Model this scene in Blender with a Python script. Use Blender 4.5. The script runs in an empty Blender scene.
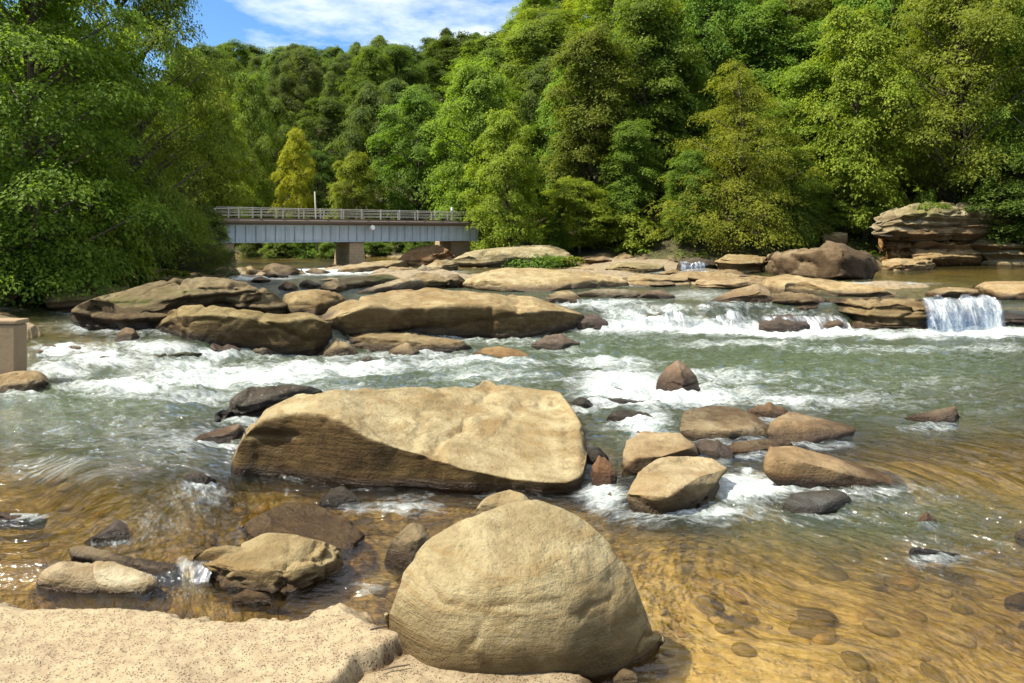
import bpy, math, random
import numpy as np
from math import radians, sin, cos, pi

# ---------------------------------------------------------------- camera, light, exposure
scene = bpy.context.scene
COL = scene.collection
CAM_H, FPX, HOR, CX = 3.6, 700.0, 232.0, 512.0
cam_data = bpy.data.cameras.new('camera')
cam = bpy.data.objects.new('camera', cam_data)
COL.objects.link(cam)
cam.location = (0, 0, CAM_H)
cam.rotation_euler = (radians(90), 0, 0)
cam_data.sensor_width = 36.0
cam_data.lens = FPX / 1024 * 36
cam_data.shift_y = -(341.5 - HOR) / 1024
cam_data.clip_start = 0.1
cam_data.clip_end = 3000
scene.camera = cam

SUN_AZ = radians(-102)      # compass: 0 = +Y (away from the camera), negative = to the left
SUN_EL = radians(54)
sun_dir = (sin(SUN_AZ) * cos(SUN_EL), cos(SUN_AZ) * cos(SUN_EL), sin(SUN_EL))
world = bpy.data.worlds.new('World')
scene.world = world
world.use_nodes = True
wn, wl = world.node_tree.nodes, world.node_tree.links
wn.clear()
w_out = wn.new('ShaderNodeOutputWorld')
w_bg = wn.new('ShaderNodeBackground'); w_bg.inputs['Strength'].default_value = 0.15
w_sky = wn.new('ShaderNodeTexSky'); w_sky.sky_type = 'NISHITA'; w_sky.sun_disc = False
w_sky.sun_elevation = SUN_EL; w_sky.sun_rotation = SUN_AZ
w_sky.air_density = 0.9; w_sky.dust_density = 0.15; w_sky.ozone_density = 3.0
# clouds: noise over the view direction flattened onto a cloud layer
w_tc = wn.new('ShaderNodeTexCoord')
w_sep = wn.new('ShaderNodeSeparateXYZ'); wl.new(w_tc.outputs['Generated'], w_sep.inputs[0])
w_z = wn.new('ShaderNodeMath'); w_z.operation = 'ADD'; wl.new(w_sep.outputs['Z'], w_z.inputs[0]); w_z.inputs[1].default_value = 0.12
w_dx = wn.new('ShaderNodeMath'); w_dx.operation = 'DIVIDE'; wl.new(w_sep.outputs['X'], w_dx.inputs[0]); wl.new(w_z.outputs[0], w_dx.inputs[1])
w_dy = wn.new('ShaderNodeMath'); w_dy.operation = 'DIVIDE'; wl.new(w_sep.outputs['Y'], w_dy.inputs[0]); wl.new(w_z.outputs[0], w_dy.inputs[1])
w_cmb = wn.new('ShaderNodeCombineXYZ'); wl.new(w_dx.outputs[0], w_cmb.inputs[0]); wl.new(w_dy.outputs[0], w_cmb.inputs[1])
w_cmb.inputs[2].default_value = 7.9
w_no = wn.new('ShaderNodeTexNoise'); w_no.inputs['Scale'].default_value = 1.35; w_no.inputs['Detail'].default_value = 8
w_no.inputs['Roughness'].default_value = 0.58
wl.new(w_cmb.outputs[0], w_no.inputs['Vector'])
w_rm = wn.new('ShaderNodeValToRGB')
w_rm.color_ramp.elements[0].position = 0.51; w_rm.color_ramp.elements[0].color = (0, 0, 0, 1)
w_rm.color_ramp.elements[1].position = 0.72; w_rm.color_ramp.elements[1].color = (0.8, 0.8, 0.8, 1)
# unseen cloud cover added overhead for whiter fill light and water reflections
w_el = wn.new('ShaderNodeMapRange'); wl.new(w_sep.outputs['Z'], w_el.inputs[0])
w_el.inputs[1].default_value = 0.38; w_el.inputs[2].default_value = 0.75; w_el.inputs[3].default_value = 0.0; w_el.inputs[4].default_value = 0.34
w_ad = wn.new('ShaderNodeMath'); w_ad.operation = 'ADD'; wl.new(w_no.outputs['Fac'], w_ad.inputs[0]); wl.new(w_el.outputs[0], w_ad.inputs[1])
wl.new(w_ad.outputs[0], w_rm.inputs[0])
w_mx = wn.new('ShaderNodeMix'); w_mx.data_type = 'RGBA'
w_hs = wn.new('ShaderNodeHueSaturation'); w_hs.inputs['Saturation'].default_value = 1.2; w_hs.inputs['Value'].default_value = 0.50
wl.new(w_sky.outputs[0], w_hs.inputs['Color'])
wl.new(w_rm.outputs[0], w_mx.inputs[0]); wl.new(w_hs.outputs[0], w_mx.inputs[6])
w_mx.inputs[7].default_value = (4.1, 4.1, 4.1, 1)
wl.new(w_mx.outputs[2], w_bg.inputs['Color']); wl.new(w_bg.outputs[0], w_out.inputs['Surface'])

sun_data = bpy.data.lights.new('sun', 'SUN')
sun_data.energy = 3.7; sun_data.angle = radians(1.0); sun_data.color = (1.0, 0.93, 0.80)
sun = bpy.data.objects.new('sun', sun_data); COL.objects.link(sun)
from mathutils import Vector
sun.rotation_euler = Vector(sun_dir).to_track_quat('Z', 'Y').to_euler()
sun.location = (-40, -20, 60)

vs = scene.view_settings
vs.view_transform = 'Standard'; vs.look = 'None'; vs.exposure = 1.5; vs.gamma = 1.0; vs.use_curve_mapping = False
scene.render.engine = 'CYCLES'
cy = scene.cycles
cy.max_bounces = 7; cy.diffuse_bounces = 4; cy.glossy_bounces = 3; cy.transmission_bounces = 4
cy.transparent_max_bounces = 10; cy.caustics_reflective = False; cy.caustics_refractive = False
cy.sample_clamp_indirect = 6.0
cy.use_denoising = True
try:
    cy.denoiser = 'OPENIMAGEDENOISE'; cy.denoising_prefilter = 'ACCURATE'
except Exception:
    pass

# ---------------------------------------------------------------- helpers
def hash01(ix, iy, iz, seed):
    with np.errstate(over='ignore'):
        h = (ix.astype(np.uint32) * np.uint32(374761393) + iy.astype(np.uint32) * np.uint32(668265263)
             + iz.astype(np.uint32) * np.uint32(2246822519) + np.uint32((seed * 3266489917) & 0xffffffff))
        h = (h ^ (h >> np.uint32(13))) * np.uint32(1274126177)
        h = (h ^ (h >> np.uint32(16))) * np.uint32(2654435769)
        h = h ^ (h >> np.uint32(15))
    return h.astype(np.float64) / 4294967295.0

def vnoise(p, seed=0):
    """smooth value noise in -1..1 for an (n, 3) array"""
    f = np.floor(p); i = f.astype(np.int64); t = p - f
    t = t * t * t * (t * (t * 6 - 15) + 10)
    r = 0
    for dx in (0, 1):
        wx = t[:, 0] if dx else 1 - t[:, 0]
        for dy in (0, 1):
            wy = t[:, 1] if dy else 1 - t[:, 1]
            for dz in (0, 1):
                wz = t[:, 2] if dz else 1 - t[:, 2]
                r = r + wx * wy * wz * hash01(i[:, 0] + dx, i[:, 1] + dy, i[:, 2] + dz, seed)
    return r * 2 - 1

def fbm(p, octaves=4, seed=0, gain=0.5, lac=2.03):
    a, s, tot = 1.0, 0, 0
    for k in range(octaves):
        s = s + a * vnoise(p + 17.3 * k, seed + k); tot += a
        a *= gain; p = p * lac
    return s / tot

def sstep(a, b, x):
    t = np.clip((x - a) / (b - a), 0, 1)
    return t * t * (3 - 2 * t)

def mesh_np(name, co, quads=None, tris=None, smooth=True):
    me = bpy.data.meshes.new(name)
    nq = 0 if quads is None else len(quads); nt = 0 if tris is None else len(tris)
    me.vertices.add(len(co)); me.vertices.foreach_set('co', np.asarray(co, np.float32).ravel())
    idx = []; starts = []
    if nq:
        idx.append(np.asarray(quads).ravel()); starts.append(np.arange(nq) * 4)
    if nt:
        idx.append(np.asarray(tris).ravel()); starts.append(nq * 4 + np.arange(nt) * 3)
    idx = np.concatenate(idx).astype(np.int32); starts = np.concatenate(starts).astype(np.int32)
    me.loops.add(len(idx)); me.loops.foreach_set('vertex_index', idx)
    me.polygons.add(nq + nt); me.polygons.foreach_set('loop_start', starts)
    me.polygons.foreach_set('use_smooth', np.full(nq + nt, smooth))
    me.update(calc_edges=True)
    me.validate()
    return me

def grid_quads(nr, nc, wrap_c=False):
    r = np.arange(nr - 1)[:, None]; c = np.arange(nc if wrap_c else nc - 1)[None, :]
    c2 = (c + 1) % nc
    return np.stack([r * nc + c, r * nc + c2, (r + 1) * nc + c2, (r + 1) * nc + c], -1).reshape(-1, 4)

def fattr(me, name, vals):
    a = me.attributes.new(name, 'FLOAT', 'POINT'); a.data.foreach_set('value', np.asarray(vals, np.float32).ravel())

def vattr(me, name, vals):
    a = me.attributes.new(name, 'FLOAT_VECTOR', 'POINT'); a.data.foreach_set('vector', np.asarray(vals, np.float32).ravel())

def obj(name, me, mat=None, parent=None):
    o = bpy.data.objects.new(name, me)
    if mat is not None and me is not None:
        if len(me.materials) == 0: me.materials.append(mat)
    COL.objects.link(o)
    if parent is not None: o.parent = parent
    return o

def tag(o, label=None, cat=None, group=None, kind=None):
    if label: o['label'] = label
    if cat: o['category'] = cat
    if group: o['group'] = group
    if kind: o['kind'] = kind
    return o

def empty(name, loc, label=None, cat=None, group=None):
    o = bpy.data.objects.new(name, None); COL.objects.link(o); o.location = loc
    o.empty_display_size = 0.3
    return tag(o, label, cat, group)

class MB:
    """collects boxes and tubes into one mesh"""
    def __init__(s): s.v = []; s.f = []
    def box(s, c, d, ax=None):
        ax = ax or ((1, 0, 0), (0, 1, 0), (0, 0, 1))
        n = len(s.v)
        for sx in (-1, 1):
            for sy in (-1, 1):
                for sz in (-1, 1):
                    s.v.append(tuple(c[k] + ax[0][k] * d[0] * sx / 2 + ax[1][k] * d[1] * sy / 2 + ax[2][k] * d[2] * sz / 2 for k in range(3)))
        for q in ((0, 1, 3, 2), (4, 6, 7, 5), (0, 4, 5, 1), (2, 3, 7, 6), (0, 2, 6, 4), (1, 5, 7, 3)):
            s.f.append(tuple(n + i for i in q))
    def tube(s, pts, rad, seg=8):
        n0 = len(s.v); pts = [Vector(p) for p in pts]; N = len(pts)
        rads = rad if hasattr(rad, '__len__') else [rad] * N
        for i, p in enumerate(pts):
            t = (pts[min(i + 1, N - 1)] - pts[max(i - 1, 0)]).normalized()
            a = t.cross(Vector((0.31, 0.17, 0.93))).normalized()
            if a.length < 0.5: a = t.cross(Vector((1, 0, 0))).normalized()
            b = t.cross(a)
            for k in range(seg):
                q = p + (a * cos(2 * pi * k / seg) + b * sin(2 * pi * k / seg)) * rads[i]
                s.v.append(tuple(q))
        for i in range(N - 1):
            for k in range(seg):
                k2 = (k + 1) % seg
                s.f.append((n0 + i * seg + k, n0 + i * seg + k2, n0 + (i + 1) * seg + k2, n0 + (i + 1) * seg + k))
        s.f.append(tuple(n0 + k for k in range(seg))[::-1]); s.f.append(tuple(n0 + (N - 1) * seg + k for k in range(seg)))
    def build(s, name, mat, parent=None, smooth=False, bevel=0):
        me = bpy.data.meshes.new(name); me.from_pydata(s.v, [], s.f); me.update()
        if smooth: me.polygons.foreach_set('use_smooth', [True] * len(me.polygons))
        o = obj(name, me, mat, parent)
        if bevel:
            m = o.modifiers.new('bevel', 'BEVEL'); m.width = bevel; m.segments = 2; m.limit_method = 'ANGLE'
        return o

# ---------------------------------------------------------------- node helper
class NT:
    def __init__(s, name):
        s.m = bpy.data.materials.new(name); s.m.use_nodes = True
        s.t = s.m.node_tree; s.t.nodes.clear()
        s.out = s.n('ShaderNodeOutputMaterial')
    def n(s, typ, **kw):
        nd = s.t.nodes.new(typ)
        for k, v in kw.items():
            if k.startswith('_'): setattr(nd, k[1:], v)
        return nd
    def set(s, sock, v):
        if isinstance(v, bpy.types.NodeSocket): s.t.links.new(v, sock)
        elif v is not None: sock.default_value = v
    def math(s, op, a, b=None, clamp=False):
        nd = s.n('ShaderNodeMath', _operation=op); nd.use_clamp = clamp
        s.set(nd.inputs[0], a)
        if b is not None: s.set(nd.inputs[1], b)
        return nd.outputs[0]
    def mix(s, f, a, b, blend='MIX'):
        nd = s.n('ShaderNodeMix', _data_type='RGBA', _blend_type=blend)
        s.set(nd.inputs[0], f); s.set(nd.inputs[6], a if isinstance(a, bpy.types.NodeSocket) else (*a, 1)[:4])
        s.set(nd.inputs[7], b if isinstance(b, bpy.types.NodeSocket) else (*b, 1)[:4])
        return nd.outputs[2]
    def noise(s, vec, scale, detail=4, rough=0.55, dist=0.0):
        nd = s.n('ShaderNodeTexNoise'); s.set(nd.inputs['Vector'], vec)
        nd.inputs['Scale'].default_value = scale; nd.inputs['Detail'].default_value = detail
        nd.inputs['Roughness'].default_value = rough; nd.inputs['Distortion'].default_value = dist
        return nd.outputs['Fac']
    def voro(s, vec, scale, feature='F1', rnd=1.0):
        nd = s.n('ShaderNodeTexVoronoi', _feature=feature); s.set(nd.inputs['Vector'], vec)
        nd.inputs['Scale'].default_value = scale; nd.inputs['Randomness'].default_value = rnd
        return nd
    def ramp(s, f, *stops):
        nd = s.n('ShaderNodeValToRGB'); s.set(nd.inputs[0], f)
        e = nd.color_ramp.elements
        while len(e) < len(stops): e.new(0.5)
        for k, (p, c) in enumerate(stops):
            e[k].position = p; e[k].color = (c, c, c, 1) if not hasattr(c, '__len__') else (*c, 1)[:4]
        return nd.outputs[0]
    def mapping(s, vec, scale=(1, 1, 1), rot=(0, 0, 0), loc=(0, 0, 0)):
        nd = s.n('ShaderNodeMapping'); s.set(nd.inputs['Vector'], vec)
        nd.inputs['Scale'].default_value = scale; nd.inputs['Rotation'].default_value = rot; nd.inputs['Location'].default_value = loc
        return nd.outputs[0]
    def attr(s, name, out='Fac'):
        nd = s.n('ShaderNodeAttribute'); nd.attribute_name = name
        return nd.outputs[out]
    def bump(s, h, strength, dist=0.1, normal=None):
        nd = s.n('ShaderNodeBump'); nd.inputs['Strength'].default_value = strength; nd.inputs['Distance'].default_value = dist
        s.set(nd.inputs['Height'], h)
        if normal is not None: s.set(nd.inputs['Normal'], normal)
        return nd.outputs[0]
    def bsdf(s, color, rough=0.6, normal=None, spec=0.3, metal=0.0):
        nd = s.n('ShaderNodeBsdfPrincipled')
        s.set(nd.inputs['Base Color'], color if isinstance(color, bpy.types.NodeSocket) else (*color, 1)[:4])
        s.set(nd.inputs['Roughness'], rough); s.set(nd.inputs['Specular IOR Level'], spec); s.set(nd.inputs['Metallic'], metal)
        if normal is not None: s.set(nd.inputs['Normal'], normal)
        return nd.outputs[0]
    def mixsh(s, f, a, b):
        nd = s.n('ShaderNodeMixShader'); s.set(nd.inputs[0], f); s.set(nd.inputs[1], a); s.set(nd.inputs[2], b)
        return nd.outputs[0]
    def done(s, sh):
        s.t.links.new(sh, s.out.inputs['Surface']); return s.m
    def pos(s):
        return s.n('ShaderNodeNewGeometry').outputs['Position']
# ---------------------------------------------------------------- river levels (metres)
PX_L = np.array([-900, -200, 60, 180, 330, 600, 720, 760, 1024, 1250, 2000.])
Y_BOT = np.array([395, 395, 390, 372, 355, 332, 330, 328, 331, 331, 331.])
Y_TOP = np.array([300, 300, 305, 318, 318, 300, 302, 306, 301, 301, 301.])
ZMID, ZUP = 0.25, 1.05
D_BOT = FPX * (CAM_H - ZMID) / (Y_BOT - HOR)
D_TOP = np.maximum(FPX * (CAM_H - ZUP) / (Y_TOP - HOR), D_BOT + 1.2)

def level(px, Y):
    """water height at bearing px and depth Y"""
    px = np.asarray(px, float); Y = np.asarray(Y, float)
    db = np.interp(px, PX_L, D_BOT); dt = np.interp(px, PX_L, D_TOP)
    s = np.clip((Y - db) / (dt - db), 0, 1)
    n = np.clip((dt - db) / 2.2, 1, 4)
    k = s * n; f = np.floor(k); st = (f + sstep(0.15, 0.7, k - f)) / n
    st = np.where(s >= 1, 1, np.minimum(st, 1))
    return ZMID * sstep(8.8, 14.5, Y) + (ZUP - ZMID) * st + 0.12 * sstep(7.05, 7.4, Y) * sstep(20, 12, Y) * sstep(235, 180, px)

def ground(px, py):
    """depth and height where the line of sight through (px, py) meets the water"""
    px = np.asarray(px, float); py = np.asarray(py, float)
    k = np.maximum((py - HOR) / FPX, 1e-3)
    lo = np.full_like(k, 2.0); hi = np.full_like(k, 400.0)
    for _ in range(44):
        mid = (lo + hi) / 2
        below = CAM_H - k * mid < level(px, mid)
        hi = np.where(below, mid, hi); lo = np.where(below, lo, mid)
    Y = (lo + hi) / 2
    return Y, level(px, Y)

RIVER = np.array([(-14, -20), (-13.0, 8), (-12.6, 16), (-13.5, 20), (-19.5, 26), (-21, 31), (-22, 41), (-20.5, 47), (-24, 58), (-40, 72), (-60, 80),
                  (-60, 90), (-20, 76), (-5, 66), (-1.5, 60), (7, 56), (13, 50.5), (28, 53), (42, 58), (62, 60), (95, 50), (95, -20)], float)

def river_sd(X, Y):
    """signed distance to the river polygon, negative inside"""
    d = np.full(X.shape, 1e9); inside = np.zeros(X.shape, bool)
    n = len(RIVER)
    for i in range(n):
        ax, ay = RIVER[i]; bx, by = RIVER[(i + 1) % n]
        ex, ey = bx - ax, by - ay
        t = np.clip(((X - ax) * ex + (Y - ay) * ey) / (ex * ex + ey * ey), 0, 1)
        d = np.minimum(d, np.hypot(X - ax - t * ex, Y - ay - t * ey))
        c = ((ay > Y) != (by > Y)) & (X < ex * (Y - ay) / (ey if ey else 1e-9) + ax)
        inside ^= c
    return np.where(inside, -d, d)

def px_of(X, Y): return CX + X * FPX / np.maximum(Y, 0.5)

def blobs(px, py, lst):
    v = np.zeros(px.shape)
    for (cx, cy_, rx, ry, a) in lst:
        q = ((px - cx) / rx) ** 2 + ((py - cy_) / ry) ** 2
        v = np.maximum(v, a * np.exp(-q * 0.9))
    return v

# shelves of bedrock that stand out of the upper water (bearing, row, half sizes, height)
SHELF = [(560, 279, 120, 9, 1.0), (420, 279, 70, 7, 1.0), (700, 281, 42, 4, 1.0), (640, 266, 60, 6, 1.0), (730, 262, 60, 8, 1.0), (480, 262, 60, 6, 1.0),
         (370, 270, 45, 4, 1.0), (350, 300, 90, 10, 0.8), (240, 275, 40, 4, 0.9), (880, 287, 70, 3, 1.0), (180, 295, 100, 12, 0.8)]

def bed_z(X, Y, full=True):
    px = px_of(X, Y); lv = level(px, Y)
    sd = river_sd(X, Y)
    py = HOR + (CAM_H - lv) * FPX / np.maximum(Y, 0.5)
    p = np.stack([X, Y, X * 0], -1)
    mid = sstep(455, 400, py) * sstep(270, 340, py)
    depth = 0.26 + 0.9 * mid + 0.12 * fbm(p * 0.5, 3, 5)
    depth = depth + 0.10 * fbm(p * 2.2, 3, 9)
    shelf = blobs(px, py, SHELF)
    cas = sstep(-0.5, 0.6, Y - np.interp(px, PX_L, D_BOT)) * sstep(0.5, -0.5, Y - np.interp(px, PX_L, D_TOP))
    depth = depth * (1 - 0.75 * cas)
    z = lv - depth * sstep(0.3, -2.0, sd) + shelf * (0.60 + 0.20 * fbm(p * np.array([0.5, 1.0, 1]), 3, 21))
    # banks and hills
    o = np.maximum(sd, 0)
    base = np.where(Y < 15, 0.25, 1.05)
    right = sstep(-5, 10, X)
    slope = 0.20 + 0.27 * right + 0.34 * sstep(75, 115, Y)
    hill = slope * np.maximum(o - 2.5, 0)
    cap = 44 + 8 * sstep(-20, 30, X) + 26 * sstep(90, 160, Y)
    hill = cap * (1 - np.exp(-hill / cap))
    bank = 0.9 * sstep(0, 2.5, o) + hill + 0.8 * fbm(p * 0.12, 3, 31) * sstep(0, 8, o) + 0.18 * fbm(p * 0.7, 3, 33) * sstep(0, 2, o)
    return np.where(sd > 0, base + (lv - base) * 0.0 + bank - 0.12, z)

# ---------------------------------------------------------------- materials of the setting
def mat_ground():
    t = NT('forest floor and river bed')
    p = t.pos()
    sep = t.n('ShaderNodeSeparateXYZ'); t.set(sep.inputs[0], p)
    land = t.attr('land')
    n1 = t.noise(p, 0.9, 6, 0.6); n2 = t.noise(p, 6, 5, 0.65); n3 = t.noise(p, 0.25, 3)
    v = t.voro(p, 2.6); v2 = t.voro(t.mapping(p, (1, 1.6, 1)), 7.0)
    amber = t.mix(n1, (0.28, 0.185, 0.036), (0.46, 0.33, 0.095))
    amber = t.mix(t.ramp(n2, (0.42, 0), (0.62, 0.75)), amber, (0.15, 0.075, 0.018))
    st = t.noise(t.mapping(p, (0.5, 4.0, 1), (0, 0, 0.75)), 1.3, 5, 0.6, 0.6)
    amber = t.mix(t.ramp(st, (0.46, 0), (0.66, 0.2)), amber, (0.15, 0.085, 0.02))
    cob = t.mix(0.55, v.outputs['Color'], (0.5, 0.5, 0.5))
    amber = t.mix(0.35, amber, t.mix(1.0, amber, t.mix(t.ramp(v2.outputs['Distance'], (0.15, 1), (0.6, 0.0)), (0.35, 0.3, 0.25), (1.3, 1.2, 1.0)), 'MULTIPLY'))
    amber = t.mix(t.ramp(n3, (0.47, 0), (0.62, 0.8)), amber, (0.085, 0.07, 0.022))
    amber = t.mix(t.attr('sandy'), amber, t.mix(t.ramp(t.math('ADD', t.math('MULTIPLY', n2, .55), t.math('MULTIPLY', n1, .45)), (.38, 0), (.62, 1)), (0.60, 0.47, 0.23), (0.38, 0.25, 0.085)))
    tan = t.mix(n1, (0.19, 0.145, 0.085), (0.29, 0.235, 0.155))
    tan = t.mix(t.ramp(n2, (0.45, 0), (0.65, 0.8)), tan, (0.095, 0.07, 0.04))
    rock = t.mix(t.attr('dry'), amber, tan)
    soil = t.mix(n1, (0.085, 0.06, 0.03), (0.055, 0.055, 0.02))
    soil = t.mix(t.ramp(n2, (0.4, 0), (0.6, 1)), soil, (0.05, 0.05, 0.022))
    c = t.mix(land, rock, soil)
    b = t.bump(t.math('ADD', t.math('MULTIPLY', n2, 0.5), t.math('ADD', n1, t.math('MULTIPLY', v2.outputs['Distance'], 0.3))), 0.6, 0.15)
    return t.done(t.bsdf(c, 0.75, b, 0.25))

def mat_water():
    t = NT('river water')
    fl = t.attr('flow', 'Vector')
    foam = t.attr('foam'); murk = t.attr('murk'); rough = t.attr('chop')
    calm = t.math('SUBTRACT', 1.0, rough)
    m1 = t.mapping(fl, (1.5, 4.2, 1)); m2 = t.mapping(fl, (5, 12, 1)); m3 = t.mapping(fl, (15, 32, 1))
    n1 = t.noise(m1, 1, 4, 0.6, 0.6); n2 = t.noise(m2, 1, 3, 0.6, 0.8); n3 = t.noise(m3, 1, 2, 0.6, 0.4)
    h = t.math('ADD', t.math('MULTIPLY', n1, 0.55), t.math('ADD', t.math('MULTIPLY', n2, 0.22), t.math('MULTIPLY', n3, 0.07)))
    bm = t.n('ShaderNodeBump'); bm.inputs['Distance'].default_value = 0.30
    t.set(bm.inputs['Height'], h); t.set(bm.inputs['Strength'], t.math('ADD', 0.22, t.math('MULTIPLY', rough, 0.9)))
    nb = bm.outputs[0]
    fr = t.n('ShaderNodeFresnel'); fr.inputs['IOR'].default_value = 1.5; t.set(fr.inputs['Normal'], nb)
    gl = t.n('ShaderNodeBsdfGlossy'); gl.inputs['Roughness'].default_value = 0.06; t.set(gl.inputs['Normal'], nb)
    gl.inputs['Color'].default_value = (0.95, 0.97, 1, 1)
    tint = t.mix(murk, (0.97, 0.92, 0.72), (0.62, 0.74, 0.48))
    tr = t.n('ShaderNodeBsdfTransparent'); t.set(tr.inputs['Color'], tint)
    rf = t.n('ShaderNodeBsdfRefraction'); rf.inputs['IOR'].default_value = 1.33; rf.inputs['Roughness'].default_value = 0.0
    t.set(rf.inputs['Color'], tint); t.set(rf.inputs['Normal'], nb)
    clear = t.mixsh(0.30, tr.outputs[0], rf.outputs[0])
    df = t.n('ShaderNodeBsdfDiffuse')
    t.set(df.inputs['Color'], t.mix(n1, (0.050, 0.075, 0.028), (0.13, 0.17, 0.095))); t.set(df.inputs['Normal'], nb)
    body = t.mixsh(t.math('MULTIPLY', murk, 0.72), clear, df.outputs[0])
    surf = t.mixsh(fr.outputs[0], body, gl.outputs[0])
    # foam: torn streaks along the flow
    s1 = t.noise(t.mapping(fl, (2.2, 5.0, 1)), 1, 7, 0.68, 1.2)
    s2 = t.noise(t.mapping(fl, (9, 22, 1)), 1, 5, 0.7, 1.0)
    s = t.math('ADD', t.math('MULTIPLY', s1, 0.65), t.math('MULTIPLY', s2, 0.35))
    th = t.math('SUBTRACT', t.math('ADD', s, t.math('MULTIPLY', foam, 0.56)), 0.655)
    msk = t.math('MULTIPLY', th, 4.0, True)
    msk = t.math('MULTIPLY', msk, t.math('MULTIPLY', t.math('ADD', foam, 0.25), 1.0, True))
    fb = t.bump(t.math('ADD', s1, s2), 0.9, 0.12)
    fo = t.bsdf(t.mix(t.ramp(t.math('ADD', t.math('MULTIPLY', s1, .5), t.math('MULTIPLY', s2, .5)), (.36, 0), (.62, 1)), (0.34, 0.41, 0.38), (0.78, 0.81, 0.79)), 0.55, fb, 0.4)
    surf = t.mixsh(msk, surf, fo)
    return t.done(surf)

M_GROUND = mat_ground()
M_WATER = mat_water()

def build_ground():
    bear = np.concatenate([np.linspace(-1400, -260, 60), np.linspace(-250, 1274, 620), np.linspace(1290, 2500, 60)])
    rows = np.concatenate([np.linspace(1100, 700, 40), np.linspace(698, 300, 260), np.linspace(299, 256, 130)])
    deps = np.concatenate([FPX * CAM_H / (rows - HOR), np.geomspace(107, 600, 70)])
    B, D = np.meshgrid(bear, deps)
    X = ((B - CX) * D / FPX).ravel(); Y = D.ravel()
    z = bed_z(X, Y)
    me = mesh_np('riverbed_and_hills', np.stack([X, Y, z], -1), grid_quads(len(deps), len(bear)))
    sd = river_sd(X, Y); px = px_of(X, Y); lv = level(px, Y)
    fattr(me, 'land', sstep(0.3, 1.8, sd))
    fattr(me, 'dry', sstep(-0.15, 0.1, z - lv) * sstep(14, 18, Y))
    py = HOR + (CAM_H - lv) * FPX / Y
    fattr(me, 'sandy', blobs(px, py, [(700, 660, 190, 80, 0.9), (820, 620, 120, 60, 0.5), (640, 600, 80, 60, 0.6), (960, 660, 120, 40, 0.55)]))
    o = obj('ground', me, M_GROUND); o['kind'] = 'structure'
    tag(o, 'river bed and wooded banks rising into hills', 'ground')

FOAM = [(650, 326, 85, 8, 1.0), (720, 331, 60, 6, 1.0), (800, 334, 75, 5, 0.95), (905, 338, 60, 4, .6), (985, 333, 62, 5, 1.0), (660, 312, 60, 9, .5), (780, 318, 50, 8, .55),
        (740, 345, 90, 5, .6), (880, 350, 130, 5, .5), (990, 348, 60, 5, .5),
        (622, 388, 50, 19, 1.0), (690, 398, 85, 12, .85), (800, 404, 75, 9, .7), (610, 365, 60, 8, .7), (860, 400, 60, 8, .5), (720, 378, 120, 10, .55), (650, 425, 30, 18, .7),
        (745, 488, 42, 17, 1.0), (785, 482, 50, 10, .85), (605, 498, 24, 18, .8), (720, 512, 70, 14, .55), (820, 470, 50, 16, .4), (640, 520, 60, 14, .4),
        (230, 378, 120, 13, .9), (120, 388, 70, 9, .85), (330, 370, 110, 8, .8), (440, 368, 70, 7, .62), (490, 380, 80, 9, .55), (300, 392, 130, 12, .5), (180, 398, 120, 10, .55),
        (150, 350, 40, 8, .6), (80, 350, 60, 9, .6), (100, 362, 60, 9, .75), (60, 372, 40, 8, .8), (200, 358, 40, 6, .5), (90, 325, 40, 8, .5),
        (330, 272, 75, 4, 1.0), (250, 278, 50, 3, .9), (25, 294, 40, 4, .6), (610, 304, 60, 5, .65), (700, 296, 60, 8, .5), (690, 273, 35, 2, 1.0), (420, 272, 60, 2, .6), (600, 285, 80, 3, .5), (880, 284, 60, 2, .7),
        (184, 566, 10, 9, .55), (500, 395, 600, 60, .26), (110, 430, 170, 60, .30), (880, 390, 200, 40, .33), (150, 530, 60, 25, .32), (60, 470, 90, 20, .40), (170, 440, 90, 25, .42), (20, 520, 30, 4, .6), (200, 500, 40, 30, .35),
        (300, 480, 40, 6, .2), (400, 510, 50, 8, .55), (370, 590, 20, 14, .4), (880, 500, 110, 40, .30), (940, 560, 120, 30, .28)]
MURK = [(800, 365, 300, 42, .85), (600, 350, 200, 30, .85), (250, 380, 260, 38, .8), (60, 420, 140, 30, .6), (480, 380, 120, 26, .8), (930, 410, 150, 22, .45), (300, 300, 900, 30, .5),
        (100, 400, 260, 30, .7), (640, 420, 60, 40, .55), (870, 520, 170, 34, .34), (720, 500, 80, 30, .3), (130, 450, 200, 20, .35), (960, 275, 110, 9, .15)]

FEET = []
def FEET_FOAM(px, py):
    """thin broken collars of foam where the current meets the stones"""
    v = np.zeros(px.shape)
    for (x0, x1, yb) in FEET:
        w = (x1 - x0) / 2; k = (np.abs(px - (x0 + x1) / 2) < w * 1.6) & (np.abs(py - yb) < 16)
        if not k.any(): continue
        q = ((px[k] - (x0 + x1) / 2) / (w * 1.1)) ** 4 + ((py[k] - yb - 1) / (2.6 + 0.03 * w)) ** 2
        v[k] = np.maximum(v[k], (0.34 if yb < 470 else 0.22) * np.exp(-q))
    return v

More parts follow.
